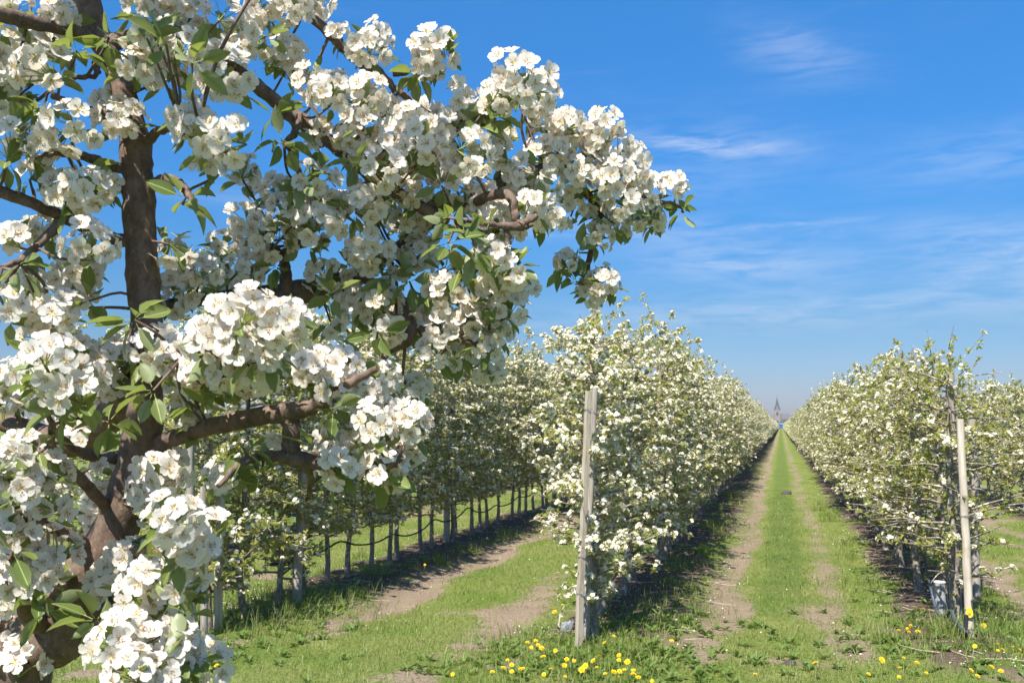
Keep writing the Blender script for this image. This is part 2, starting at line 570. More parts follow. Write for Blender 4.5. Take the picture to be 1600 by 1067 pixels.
def fields(x, y):
    """grass cover, mulch darkness and height of the ground"""
    x, y = np.asarray(x, float), np.asarray(y, float)
    w = (vnoise(x, y, 0.7) - 0.5) * 0.25 + (vnoise(x, y, 2.3) - 0.5) * 0.16
    xx = x + w
    strip = np.zeros_like(x)
    track = np.zeros_like(x)
    for i, r in enumerate(ROWS):
        st = 1 / (1 + np.exp(-(y - ROW_START[r] + 0.15 + 0.5 * w) * 6))
        right = 0.70 if r in (ROW_A, ROW_B, ROW_Z) else 0.42
        left = 0.38
        d = np.where(xx > r, (xx - r) / right, (r - xx) / left)
        strip = np.maximum(strip, st / (1 + np.exp((d - 1) * 9)))
    for i in range(len(ROWS) - 1):
        c = 0.5 * (ROWS[i] + ROWS[i + 1])
        half = 0.52 if i == 3 else 0.66
        for s in (-1, 1):
            a = 0.86 if s < 0 or i != 3 else 0.68
            if i == 2:
                a = 1.2 if s < 0 else 0.55
            fall = np.clip((y - 6.2) / 2.5, 0, 1)
            if i in (0, 1):
                a = 0.3
            track = np.maximum(track, a * gauss(xx - (c + s * half), 0.21) * fall)
    big = vnoise(x, y, 0.55)
    mid = vnoise(x, y, 1.7)
    fine = vnoise(x, y, 5.1)
    bare = np.clip((mid * 0.6 + fine * 0.4 - 0.62) * 5, 0, 1) * 0.75 * np.where((x > -1.2) & (x < 1.2), np.clip((9 - y) / 2, 0.0, 1), 1)
    # patches of bare earth that the photograph shows
    for (px, py, ax, ay, k) in ((800, 962, 0.33, 1.0, 1.0), (700, 1024, 0.25, 0.14, 0.8), (1225, 1036, 0.34, 0.12, 0.75), (1250, 958, 0.2, 0.5, 0.5),
                                (1150, 948, 0.22, 0.9, 0.7), (1480, 1000, 0.4, 0.35, 1.0), (1400, 985, 0.2, 0.4, 0.7), (1345, 1010, 0.2, 0.5, 0.6)):
        p = on_plane(px, py)
        bare = np.maximum(bare, k * np.exp(-(((x - p[0]) / ax) ** 2 + ((y - p[1]) / ay) ** 2)) * (0.55 + 0.9 * fine))
    grass = np.clip(1.0 - strip * (0.9 - 0.65 * np.clip((mid - 0.55) * 5, 0, 1)) - track * (0.45 + 0.35 * mid + 0.4 * fine) - bare, 0, 1)
    mulch = np.clip(strip * 1.15, 0, 1)
    z = 0.05 * strip - 0.03 * np.clip(track, 0, 1) + (big - 0.5) * 0.05 + (mid - 0.5) * 0.03 + (fine - 0.5) * 0.014
    z = z * np.clip(1 - (np.abs(x) - 14) / 30, 0, 1)
    return grass, mulch, z


def gz(x, y):
    return float(fields(np.array([x]), np.array([y]))[2][0])


def grid_lines(knots):
    out = [knots[0][0]]
    for (a, b, s) in knots:
        n = max(1, int(round((b - a) / s)))
        out += list(np.linspace(a, b, n + 1)[1:])
    return np.array(out)


gx = grid_lines([(-900, -60, 120), (-60, -13, 4), (-13, -5.6, 0.14), (-5.6, 3.2, 0.075), (3.2, 9, 0.14), (9, 60, 4), (60, 900, 120)])
gy = grid_lines([(-120, 0, 15), (0, 4.2, 0.3), (4.2, 18, 0.075), (18, 40, 0.25), (40, 110, 1.0), (110, 430, 5.0), (430, 1400, 60)])
GX, GY = np.meshgrid(gx, gy)
G, MU, GZ = fields(GX.ravel(), GY.ravel())
far = GY.ravel() > 425
G[far] = 1.0
mb = MB()
nx, ny = len(gx), len(gy)
ii = (np.arange(ny - 1)[:, None] * nx + np.arange(nx - 1)[None]).ravel()
mb.quads(np.stack([GX.ravel(), GY.ravel(), GZ], 1), np.stack([ii, ii + 1, ii + nx + 1, ii + nx], 1))
gme = mb.mesh('ground', MAT['ground'])
ca = gme.color_attributes.new('cover', 'FLOAT_COLOR', 'POINT')
ca.data.foreach_set('color', np.stack([G, MU, np.zeros_like(G), np.ones_like(G)], 1).astype(np.float32).ravel())
tag(link('ground', gme), kind='structure')

# ------------------------------------------------------------------ church and what stands round it
CH_Y = 1030.0
church = thing('church', 'brick church with a slender slate spire at the far end of the grass alley', 'church', (-3.3, CH_Y, 0))
m_ = MB()
box(m_, (-3.4, 0, 0), (3.4, 6.8, 18.4))
box(m_, (-3.7, -0.3, 0), (-2.7, 0.7, 14.0))
box(m_, (2.7, -0.3, 0), (3.7, 0.7, 14.0))
box(m_, (-3.6, -0.2, 18.4), (3.6, 7.0, 19.0))
tower = m_.build('tower', MAT['brick'], church, smooth=False)
m_ = MB()
for zc in (4.5, 13.8):
    box(m_, (-0.9, -0.12, zc - 1.5), (0.9, 0.05, zc + 1.3))
    tube(m_, [(0, -0.12, zc + 1.3), (0, 0.05, zc + 1.3)], [0.9, 0.9], 12)
m_.build('window', MAT['pane'], tower, smooth=False)
m_ = MB()
sv = [(-3.6, -0.2, 19.0), (3.6, -0.2, 19.0), (3.6, 7.0, 19.0), (-3.6, 7.0, 19.0)]
ring1 = [(2.0 * math.cos(a), 3.4 + 2.0 * math.sin(a), 23.0) for a in np.linspace(math.pi / 8, 2 * math.pi + math.pi / 8, 8, endpoint=False)]
ring0 = [(3.5 * max(-1, min(1, 1.3 * math.cos(a))), 3.4 + 3.5 * max(-1, min(1, 1.3 * math.sin(a))), 19.0) for a in np.linspace(math.pi / 8, 2 * math.pi + math.pi / 8, 8, endpoint=False)]
V = ring0 + ring1 + [(0, 3.4, 33.0)]
m_.quads(V, [(i, (i + 1) % 8, 8 + (i + 1) % 8, 8 + i) for i in range(8)])
m_.add(V, [(8 + i, 8 + (i + 1) % 8, 16) for i in range(8)])
spire = m_.build('spire', MAT['slate'], church, smooth=False)
m_ = MB()
tube(m_, [(0, 3.4, 32.8), (0, 3.4, 35.2)], [0.09, 0.05], 6)
box(m_, (-0.5, 3.36, 34.2), (0.5, 3.44, 34.34))
m_.build('cross', MAT['slate'], spire, smooth=False)
m_ = MB()
box(m_, (3.4, 0.6, 0), (31, 6.4, 8.2))
nave = m_.build('nave', MAT['brick'], church, smooth=False)
for k in range(5):
    m_ = MB()
    x0 = 6.5 + k * 5.0
    box(m_, (x0, 0.45, 2.4), (x0 + 1.5, 0.65, 6.2))
    tube(m_, [(x0 + 0.75, 0.45, 6.2), (x0 + 0.75, 0.65, 6.2)], [0.75, 0.75], 12)
    m_.build('window', MAT['pane'], nave, smooth=False)
m_ = MB()
rv = [(3.45, 0.1, 8.1), (31.4, 0.1, 8.1), (31.4, 6.9, 8.1), (3.45, 6.9, 8.1), (3.45, 3.5, 14.2), (31.4, 3.5, 14.2)]
m_.quads(rv, [(0, 1, 5, 4), (2, 3, 4, 5), (0, 3, 2, 1)])
m_.add(rv, [(0, 4, 3), (1, 2, 5)])
m_.build('roof', MAT['slate'], church, smooth=False)

for k, (x, y, h, lab) in enumerate(((-9, 905, 5.4, 'dark round tree before the church tower'), (1.5, 880, 4.6, 'low dark tree straight below the spire'),
                                    (8, 915, 5.6, 'broad dark tree before the nave of the church'), (17, 925, 6.5, 'dark tree at the far gable end of the church nave'))):
    t = thing('far_tree', lab, 'tree', (x, y, 0), group='trees in front of the church')
    m_ = MB()
    tube(m_, [(0, 0, 0), (0.1, 0, h * 0.5), (0, 0.1, h * 0.9)], [0.22, 0.14, 0.05], 6)
    m_.build('trunk', MAT['bark_row'], t)
    n = 1400
    r = np.random.default_rng(40 + k)
    d = nrm(r.standard_normal((n, 3)))
    p = d * (r.random((n, 1)) ** 0.4) * np.array([h * 0.62, h * 0.62, h * 0.4]) + np.array([0, 0, h * 0.6])
    p += 0.5 * nrm(np.floor(p * 0.8)) * r.random((n, 1))
    tv = np.array([(-0.3, -0.2, 0), (0.3, -0.2, 0.05), (0.25, 0.3, 0), (-0.3, 0.25, 0.08)])
    m_ = MB()
    m_.scatter(tv, np.array([(0, 1, 2), (0, 2, 3)]), 0, frames(nrm(d + 0.6 * r.standard_normal((n, 3))), r.random(n) * 6.3, 1.0 + r.random(n), p))
    m_.build('crown', MAT['far_leaf'], t)

# blue van parked at the end of the alley
VX, VY = 0.35, 428.0
van = thing('van', 'small boxy blue van at the far end of the central alley', 'van', (VX, VY, 0))
m_ = MB()
box(m_, (-1.02, 0, 0.42), (1.02, 3.3, 2.35))
box(m_, (-0.98, 3.3, 0.42), (0.98, 4.6, 1.35))
wv = [(-0.98, 3.3, 1.35), (0.98, 3.3, 1.35), (0.98, 4.4, 1.35), (-0.98, 4.4, 1.35), (-0.9, 3.3, 2.25), (0.9, 3.3, 2.25), (0.9, 3.75, 2.25), (-0.9, 3.75, 2.25)]
m_.quads(wv, [(4, 5, 6, 7), (1, 2, 6, 5), (2, 3, 7, 6), (3, 0, 4, 7)])
body = m_.build('body', MAT['blue'], van, smooth=False)
m_ = MB()
box(m_, (-1.0, 0.02, 2.352), (1.0, 3.3, 2.62))
m_.build('roof', MAT['blue_light'], van, smooth=False)
for s in (-1, 1):
    m_ = MB()
    box(m_, (min(s * 0.02, s * 0.96), -0.025, 0.6), (max(s * 0.02, s * 0.96), 0.0, 2.28))
    dr = m_.build('rear_door', MAT['blue'], van, smooth=False)
    m_ = MB()
    box(m_, (min(s * 0.15, s * 0.82), -0.04, 1.5), (max(s * 0.15, s * 0.82), -0.026, 2.1))
    m_.build('window', MAT['pane'], dr, smooth=False)
    m_ = MB()
    box(m_, (min(s * 0.9, s * 1.0), -0.03, 0.75), (max(s * 0.9, s * 1.0), -0.002, 1.05))
    m_.build('tail_light', MAT['red'], van, smooth=False)
m_ = MB()
box(m_, (-1.0, -0.12, 0.36), (1.0, 0.0, 0.52))
m_.build('bumper', MAT['rubber'], van, smooth=False)
for x in (-0.9, 0.9):
    for y in (0.75, 3.6):
        m_ = MB()
        tube(m_, [(x - 0.11, y, 0.34), (x + 0.11, y, 0.34)], [0.34, 0.34], 16)
        m_.build('wheel', MAT['rubber'], van, smooth=False)

# ------------------------------------------------------------------ pear trees of the hedge rows
# small flower (five two-triangle petals) and small folded leaf for trees seen from several metres
fv, ff = [(0, 0, 0)], []
for k in range(5):
    a = k * 2 * math.pi / 5
    c = lambda da, r, z: (r * math.cos(a + da), r * math.sin(a + da), z)
    b = len(fv)
    fv += [c(-0.56, 0.66, 0.22), c(-0.24, 1.02, 0.24), c(0.24, 1.0, 0.30), c(0.56, 0.66, 0.2)]
    ff += [(0, b, b + 1), (0, b + 1, b + 2), (0, b + 2, b + 3)]
FLW_V, FLW_F = np.array(fv), np.array(ff)
LF_V = np.array([(0, 0, 0), (0.24, 0.42, 0.10), (0, 1.0, -0.12), (-0.24, 0.42, 0.10), (0, 0.48, -0.02)])
LF_F = np.array([(0, 1, 4), (4, 1, 2), (0, 4, 3), (4, 2, 3)])


def leaf_frames(dirs, normals, scale, pos):
    """local y along dirs, z near normals"""
    y = nrm(dirs)
    x = nrm(np.cross(y, normals))
    z = np.cross(x, y)
    M = np.empty((len(y), 3, 4))
    s = np.broadcast_to(scale, (len(y),))[:, None]
    M[:, :, 0], M[:, :, 1], M[:, :, 2], M[:, :, 3] = x * s, y * s, z * s, pos
    return M


def row_tree(seed, H=2.75, W0=0.6, zmin=0.5, nlat=72, gap=0.055, pb=0.6, nleaf=6, whips=3, bare=0.0, tr0=0.034):
    """meshes of one spindle-trained pear tree: trunk with limbs, leaves, blossom"""
    r = np.random.default_rng(seed)
    tr = MB()
    zs = np.linspace(0, H, 9)
    lead = np.stack([np.cumsum(r.normal(0, 0.018, 9)), np.cumsum(r.normal(0, 0.018, 9)), zs], 1)
    lead[0, :2] = 0
    lc = catmull(lead, 3)
    tz = lc[:, 2] / H
    tube(tr, lc, tr0 * (1 - tz) ** 0.75 + 0.007 + 0.012 * np.exp(-tz * 30), 7, rough=0.07, rng=r)
    spots, outs = [], []

    def spurs(P, g, start):
        L = np.concatenate([[0], np.cumsum(np.linalg.norm(np.diff(P, axis=0), axis=1))])
        n = int((L[-1] - start) / g)
        if n < 1:
            return
        t = start + (np.arange(n) + r.random(n)) * g
        p = np.stack([np.interp(t, L, P[:, i]) for i in range(3)], 1)
        spots.append(p)

    for k in range(nlat):
        u = (k + r.random()) / nlat
        z0 = zmin * 0.75 + (H - 0.2 - zmin * 0.75) * u ** 1.05
        hh = (z0 - zmin) / (H - zmin)
        w = W0 * np.interp(hh, [-0.1, 0.12, 0.55, 0.85, 1.0], [0.7, 1.05, 0.98, 0.82, 0.55])
        az_ = r.random() * 2 * math.pi
        L = w * r.uniform(0.65, 1.15)
        if z0 < zmin + 0.15:
            L *= 0.75
        tilt = r.uniform(0.05, 0.75) + 0.35 * max(0.0, hh - 0.6)
        d = np.array([math.cos(az_), math.sin(az_) * 1.05, math.tan(tilt) * 0.6])
        p0 = np.array([np.interp(z0, lc[:, 2], lc[:, 0]), np.interp(z0, lc[:, 2], lc[:, 1]), z0])
        droop = r.uniform(-0.28, 0.12)
        P = [p0]
        for s in (0.33, 0.66, 1.0):
            P.append(p0 + d * L * s + np.array([0, 0, droop * L * s * s]) + r.normal(0, 0.02, 3))
        P = catmull(P, 2)
        tube(tr, P, np.linspace(0.011 * (1.2 - hh * 0.6), 0.003, len(P)), 4, cap=False, rng=r)
        if r.random() > bare * (1.3 - hh):
            spurs(P, gap, 0.08)
        # a side shoot
        if r.random() < 0.6:
            q0 = P[len(P) // 2]
            q1 = q0 + nrm(d * 0.5 + r.normal(0, 0.6, 3) + np.array([0, 0, 0.35])) * L * r.uniform(0.3, 0.6)
            Q = np.linspace(q0, q1, 3)
            tube(tr, Q, [0.005, 0.004, 0.002], 3, cap=False, rng=r)
            if r.random() > bare:
                spurs(Q, gap, 0.03)
    spurs(lc[lc[:, 2] > zmin + 0.2], gap * 0.6, 0.0)
    n_hedge = sum(len(s) for s in spots)
    for k in range(whips):
        z0 = H - r.uniform(0.05, 0.6)
        p0 = np.array([np.interp(z0, lc[:, 2], lc[:, 0]), np.interp(z0, lc[:, 2], lc[:, 1]), z0])
        d = np.array([r.normal(0, 0.34), r.normal(0, 0.34), 1.0])
        P = catmull([p0, p0 + d * 0.2 * r.uniform(0.7, 1.2) + r.normal(0, 0.02, 3), p0 + d * r.uniform(0.3, 0.55)], 3)
        tube(tr, P, np.linspace(0.006, 0.002, len(P)), 4, cap=False, rng=r)
        spurs(P, gap * 1.1, 0.05)
    S = np.concatenate(spots) + r.normal(0, 0.022, (sum(len(s) for s in spots), 3))
    n = len(S)
    axis = np.stack([np.interp(S[:, 2], lc[:, 2], lc[:, 0]), np.interp(S[:, 2], lc[:, 2], lc[:, 1]), S[:, 2] - 0.12], 1)
    out = nrm(S - axis)
    D = nrm(out * 0.8 + r.normal(0, 0.5, (n, 3)) + np.array([0, 0, 0.55]))
    isb = r.random(n) < pb * (0.75 + 0.5 * (vnoise(S[:, 0] * 3 + seed, S[:, 2] * 3, 1.0)))
    # leaves
    idx = np.repeat(np.arange(n), r.integers(nleaf, nleaf + 5, n))
    m = len(idx)
    ld = nrm(D[idx] * 0.55 + r.normal(0, 0.75, (m, 3)) + np.array([0, 0, 0.05]))
    lf = MB()
    lf.scatter(LF_V, LF_F, 0, leaf_frames(ld, nrm(D[idx] + r.normal(0, 0.5, (m, 3)) + np.array([0, 0, 0.5])), r.uniform(0.035, 0.057, m), S[idx] + D[idx] * 0.006))
    # blossom: corymbs of five to eight flowers
    bi = np.nonzero(isb)[0]
    idx = np.repeat(bi, r.integers(5, 11, len(bi)))
    m = len(idx)
    off = nrm(D[idx] * 0.8 + r.normal(0, 0.7, (m, 3)))
    fl = MB()
    fl.scatter(FLW_V, FLW_F, 0, frames(nrm(off + D[idx] * 0.4 + r.normal(0, 0.3, (m, 3)) + np.array([0, 0, 0.25])), r.random(m) * 6.3, r.uniform(0.014, 0.019, m), S[idx] + D[idx] * 0.016 + off * r.uniform(0.018, 0.032, (m, 1))))
    return (tr.mesh('trunk', MAT['bark_row']), lf.mesh('crown', MAT['leaf_row'], smooth=False), fl.mesh('blossom', MAT['petal_row'], smooth=False))


VB = [row_tree(100 + k, H=2.86 + [0, -0.16, 0.12, 0.04, -0.06, 0.16][k], pb=[0.64, 0.76, 0.54, 0.7, 0.48, 0.74][k], nleaf=6) for k in range(6)]
VA0 = [row_tree(250 + k, H=3.1, W0=0.58, zmin=0.34, nlat=84, pb=0.3, nleaf=6, gap=0.06, tr0=0.024) for k in range(2)]
VA = [row_tree(200 + k, H=3.2 + 0.1 * (k % 3 - 1), W0=0.62, zmin=0.7, pb=[0.68, 0.58, 0.74, 0.52, 0.64][k], nleaf=6, nlat=76, tr0=0.023) for k in range(5)]
VC = [row_tree(300 + k, H=2.62 + 0.12 * (k % 3 - 1), W0=0.6, pb=[0.48, 0.6, 0.38, 0.54, 0.44][k], nleaf=7, whips=4) for k in range(5)]
VC0 = [row_tree(400 + k, H=2.36 + 0.08 * k, W0=0.68, zmin=0.5, nlat=70, pb=0.26, nleaf=5, whips=4, bare=0.3, gap=0.064) for k in range(3)]
VB0 = [row_tree(500, H=2.82, W0=0.64, zmin=0.36, nlat=78, pb=0.86, nleaf=5, whips=4, gap=0.06)]

ORD = ['first', 'second', 'third', 'fourth', 'fifth', 'sixth', 'seventh', 'eighth', 'ninth', 'tenth']
RT = np.random.default_rng(77)


def plant(row_x, y0, n, step, variants, first, group, far_label, near, jit=0.05, base=None):
    """a hedge row: every tree a thing with trunk, crown and blossom"""
    y = y0
    for k in range(n):
        tr, lf, fl = first[k] if k < len(first) else variants[int(RT.integers(len(variants)))]
        x = row_x + RT.normal(0, jit)
        root = thing('pear_tree', (near % ORD[k]) if k < len(ORD) else far_label, 'pear tree', (x, y, gz(x, y) - 0.02), RT.random() * 6.3, group)
        s = RT.uniform(0.94, 1.06)
        root.scale = (s, s, s * RT.uniform(0.97, 1.04))
        root.rotation_euler = (RT.normal(0, 0.02), RT.normal(0, 0.025), root.rotation_euler[2])
        link('trunk', tr, root)
        link('crown', lf, root)
        link('blossom', fl, root)
        y += step * RT.uniform(0.9, 1.1)
    return y


STEP = 0.88
b0_y, c0_y = on_plane(903, 1018)[1], on_plane(1517, 1010)[1]
END_Y = {}
END_Y[ROW_B] = plant(ROW_B, b0_y + 0.33, 100, STEP, VB, [VB0[0]], 'pear trees of the hedge row left of the central alley',
                     'blossoming pear tree farther along the hedge row left of the central alley',
                     '%s blossoming pear tree from the wired end post, left of the central alley')
END_Y[ROW_C] = plant(ROW_C - 0.02, c0_y + 0.42, 100, STEP, VC, [VC0[0], VC0[1], VC0[2], VC0[0]], 'pear trees of the hedge row right of the central alley',
                     'leafy pear tree farther along the hedge row right of the central alley',
                     '%s leafy pear tree from the leaning white post, right of the central alley')
END_Y[ROW_A] = plant(ROW_A, on_plane(300, 998)[1] + 0.3, 58, 0.54, VA, [VA0[0], VA0[1], VA0[0], VA0[1]], 'pear trees of the row beyond the left grass track',
                     'blossoming pear tree farther along the row beyond the left grass track',
                     '%s blossoming pear tree from the tagged grey post, beyond the left track')
END_Y[ROW_D] = plant(ROW_D, 9.5, 22, STEP, VC, [], 'pear trees of the outer row on the right',
                     'pear tree farther along the outer row behind the right hedge',
                     '%s pear tree of the outer row seen behind the leaning white post')
END_Y[ROW_Z] = plant(ROW_Z, 8.8, 24, STEP, VA, [], 'pear trees of the outermost row on the left',
                     'pear tree farther along the outermost row behind the left hedge',
                     '%s pear tree of the outermost row seen behind the old blossoming tree')

# the rows beyond those trees run on to the end of the field as one mass
fm = MB()
r = np.random.default_rng(9)
CQ_V = np.array([(-0.5, -0.32, 0), (0.1, -0.5, 0.1), (0.5, 0.1, 0), (0.05, 0.5, 0.12), (-0.45, 0.25, 0.0)])
CQ_F = np.array([(0, 1, 2), (0, 2, 3), (0, 3, 4)])
for rx, hgt in ((ROW_B, 2.85), (ROW_C, 2.65), (ROW_A, 3.05), (ROW_D, 2.65), (ROW_Z, 3.05)):
    ya = END_Y[rx]
    main = rx in (ROW_B, ROW_C)
    while ya < 424:
        yb = min(424, ya * 1.12 + 2)
        size = 0.055 + 0.00042 * ya
        cover = 2.6 if main else 1.6
        n = int((yb - ya) * 2 * (hgt - 0.4) * cover / (size * size))
        if not main:
            n = n // 5
            size *= 1.8
        y = r.uniform(ya, yb, n)
        h = r.random(n)
        w = 0.5 * np.interp(h, [0, 0.1, 0.5, 0.85, 1.0], [0.75, 1.1, 1.0, 0.72, 0.3]) * (0.85 + 0.3 * vnoise(y * 1.3, h * 4, 1.0))
        top = hgt - 0.1 + 0.35 * vnoise(y * 1.15, y * 0 + rx, 1.0) - 0.15
        a = r.random(n) * 2 * math.pi
        rr = np.sqrt(r.uniform(0.35, 1.0, n))
        p = np.stack([rx + w * rr * np.cos(a) * 1.05, y, 0.42 + h * (top - 0.42) + 0.12 * np.abs(np.sin(a)) * 0], 1)
        d = nrm(np.stack([np.cos(a), r.normal(0, 0.5, n), 0.5 + 0.8 * r.random(n)], 1) + r.normal(0, 0.5, (n, 3)))
        pb = 0.44 if rx != ROW_C and rx != ROW_D else 0.36
        M = frames(d, r.random(n) * 6.3, size * r.uniform(0.7, 1.4, n), p)
        isb = r.random(n) < pb
        fm.scatter(CQ_V, CQ_F, 0, M[~isb])
        fm.scatter(CQ_V, CQ_F, 1, M[isb])
        nt = int((yb - ya) / 0.88)
        yt = ya + (np.arange(nt) + 0.5) * 0.88
        tv = np.array([(-0.035, -0.03, 0), (0.035, -0.03, 0), (0, 0.04, 0), (-0.02, -0.02, 1.6), (0.02, -0.02, 1.6), (0, 0.02, 1.6)])
        tf = np.array([(0, 1, 4), (0, 4, 3), (1, 2, 5), (1, 5, 4), (2, 0, 3), (2, 3, 5)])
        M = np.zeros((nt, 3, 4))
        M[:, 0, 0] = M[:, 1, 1] = M[:, 2, 2] = 1
        M[:, 0, 3], M[:, 1, 3] = rx, yt
        fm.scatter(tv, tf, 2, M)
        ya = yb
print('far mass tris', sum(len(f) for f in fm.f))
tag(fm.build('far_hedge_foliage', [MAT['leaf_row'], MAT['petal_row'], MAT['bark_row']], smooth=False), kind='stuff')


# ------------------------------------------------------------------ posts, hoses, wires
def post(name, label, cat, p0, p1, r0, r1, mat, seg=14, group=None, square=False, bands=()):
    p0, p1 = np.array(p0, float), np.array(p1, float)
    t = thing(name, label, cat, p0, 0, group)
    m = MB()
    n = 10
    P = np.linspace(np.zeros(3), p1 - p0, n)
    P[1:-1] += RNG.normal(0, 0.0025, (n - 2, 3))
    P[0] -= np.array([0, 0, 0.12])
    tube(m, P, np.linspace(r0, r1, n), 4 if square else seg, rough=0.02)
    m.build('shaft', MAT[mat], t, smooth=not square)
    for f in bands:
        m = MB()
        c = (p1 - p0) * f
        ax = nrm(p1 - p0)
        e1 = nrm(np.cross(ax, [0.3, 1, 0]))
        e2 = np.cross(ax, e1)
        a = np.linspace(0, 2 * math.pi, 13)
        rr = r0 + (r1 - r0) * f + 0.004
        for dz in (-0.004, 0.006):
            tube(m, c + ax * (dz + 0.004 * np.sin(a)[:, None]) + np.outer(np.cos(a) * rr, e1) + np.outer(np.sin(a) * rr, e2), 0.0022, 4, cap=False)
        m.build('wire_wrap', MAT['wire'], t)
    return t


def gp(px, py):
    p = on_plane(px, py)
    p[2] = gz(p[0], p[1])
    return p


def up_from(base, px, py):
    """point straight-ish above a base: same distance along the view axis, at the photograph's pixel"""
    d = np.dot(base - EYE, F_)
    return at(px, py, d * 1.01)


b0 = gp(903, 1018)
post('end_post', 'pale square weathered post with wire wraps, end of the row left of the alley', 'post', b0, up_from(b0, 920, 611), 0.032, 0.029, 'post', square=True, bands=(0.22, 0.36, 0.93))
b1 = gp(915, 1008)
post('brace_post', 'darker grey post standing right behind the pale wired end post', 'post', b1, up_from(b1, 930, 606), 0.026, 0.024, 'post_grey', bands=(0.9,))
c0 = gp(1517, 1010)
print('posts', b0, c0, gp(300, 998))
c1 = up_from(c0, 1500, 655)
white_post = post('end_post', 'leaning smooth white post with a yellow tag at the end of the right row', 'post', c0, c1, 0.033, 0.029, 'post_white', bands=(0.12, 0.55))
c2 = gp(1492, 985)
post('brace_post', 'tall thin grey brown post just left of the leaning white post', 'post', c2, up_from(c2, 1484, 580), 0.04, 0.036, 'post_grey', bands=(0.4,))
c3 = gp(1497, 978)
post('brace_post', 'pale blotched post squeezed between the grey post and the white post', 'post', c3, up_from(c3, 1490, 640), 0.038, 0.035, 'post', bands=())
c4 = gp(1524, 940)
post('brace_post', 'dark grey post partly hidden behind the leaning white post', 'post', c4, up_from(c4, 1519, 640), 0.05, 0.045, 'post_grey')
a0 = gp(300, 998)
tag_post = post('end_post', 'slim grey end post with a pale yellow tag beside the old tree', 'post', a0, up_from(a0, 297, 640), 0.038, 0.034, 'post_grey')
a1 = gp(319, 996)
post('brace_post', 'dark slim post next to the grey post with the pale yellow tag', 'post', a1, up_from(a1, 318, 760), 0.032, 0.03, 'post_grey')
a2 = gp(340, 985)
post('brace_post', 'whitish lichened post third from the end of the row beyond the left track', 'post', a2, up_from(a2, 346, 720), 0.04, 0.036, 'post')
a3 = gp(463, 948)
post('row_post', 'leaning dark grey post with a blue tie among the left row trunks', 'post', a3, up_from(a3, 476, 690), 0.05, 0.046, 'post_grey')
for k, (rx, y) in enumerate([(ROW_A, 12.8), (ROW_A, 19.5), (ROW_B, 15.2), (ROW_B, 23.5), (ROW_C, 14.6), (ROW_C, 22.8)]):
    z = gz(rx, y)
    nm = {ROW_A: 'beyond the left track', ROW_B: 'left of the central alley', ROW_C: 'right of the central alley'}[rx]
    post('row_post', '%s post inside the tree row %s' % ('nearer grey' if k % 2 == 0 else 'farther grey', nm), 'post', (rx, y, z), (rx + 0.02, y + 0.03, 2.3), 0.05, 0.045, 'post_grey')


def oval_tag(root, p, r, mat):
    """oval tag with a round hole mark, facing the headland"""
    m = MB()
    a = np.linspace(0, 2 * math.pi, 20, endpoint=False)
    rim = np.stack([np.cos(a) * r * 0.86, np.full(20, 0.0), np.sin(a) * r * 1.25 + r * 0.35 * np.maximum(np.sin(a), 0) ** 3], 1)
    v = np.vstack([rim, rim + np.array([0, -0.006, 0])])
    m.quads(v, [(i, (i + 1) % 20, 20 + (i + 1) % 20, 20 + i) for i in range(20)])
    m.add(np.vstack([v[20:], [[0, -0.006, 0]]]), [(i, (i + 1) % 20, 20) for i in range(20)])
    m.add(np.vstack([v[:20], [[0, 0, 0]]]), [((i + 1) % 20, i, 20) for i in range(20)])
    o = m.build('tag', MAT[mat], root, smooth=False)
    tw = EYE - (np.array(root.location) + p)
    o.location = p + nrm(tw) * 0.055
    o.rotation_euler = (0, 0, math.atan2(tw[0], -tw[1]))
    m = MB()
    c = np.stack([np.cos(a) * r * 0.34, np.full(20, -0.009), np.sin(a) * r * 0.34 - r * 0.2], 1)
    m.add(np.vstack([c, [[0, -0.011, -r * 0.2]]]), [(i, (i + 1) % 20, 20) for i in range(20)])
    m.build('hole', MAT['orange'], o, smooth=False)
    return o


oval_tag(white_post, (at(1515, 957, np.dot(c0 - EYE, F_) * 1.0015) - c0), 0.03, 'yellow')
oval_tag(tag_post, (at(300, 975, np.dot(a0 - EYE, F_) * 1.001) - a0), 0.03, 'yellow')

m_ = MB()
bt = up_from(a3, 455, 803)
tie = tag(link('tie', None), 'blue plastic tie round the leaning dark post in the left row', 'tie')
tie.location = bt
e = np.linspace(0, 2 * math.pi, 12)
tube(m_, np.stack([0.07 * np.cos(e) + 0.04, 0.07 * np.sin(e), 0.01 * np.sin(2 * e)], 1), 0.012, 6)
tube(m_, [(-0.03, -0.02, 0), (-0.05, -0.05, -0.04), (-0.04, -0.05, -0.09)], 0.009, 5)
m_.build('strap', MAT['blue_plastic'], tie)


def hose(name, label, pts, r, mat, cat='hose', n=6):
    m = MB()
    tube(m, catmull(pts, n), r, 6)
    return tag(m.build(name, MAT[mat]), label, cat)


pts = []
y = 7.85
k = 0
while y < 40:
    h0, h1 = 0.45 + 0.05 * math.sin(k * 2.1), 0.45 + 0.05 * math.sin((k + 1) * 2.1)
    sag = 0.05 + 0.05 * abs(math.sin(k * 3.7))
    for u in (0, 0.25, 0.5, 0.75):
        pts.append((ROW_A + 0.05, y + 1.44 * u, h0 + (h1 - h0) * u - sag * 4 * u * (1 - u)))
    y += 1.44
    k += 1
hose('drip_hose', 'black sagging drip hose strung between trunks of the row beyond the left track', pts, 0.011, 'hose', n=4)
pts = [(ROW_C + 0.03 * math.sin(k), 8.0 + 0.44 * k, 0.42 - (0.07 if k % 2 else 0)) for k in range(60)]
hose('drip_hose', 'black drip hose along the trunks of the row right of the alley', pts, 0.010, 'hose', n=3)
pts = [(ROW_B + 0.03 * math.sin(k), 8.0 + 0.44 * k, 0.44 - (0.07 if k % 2 else 0)) for k in range(60)]
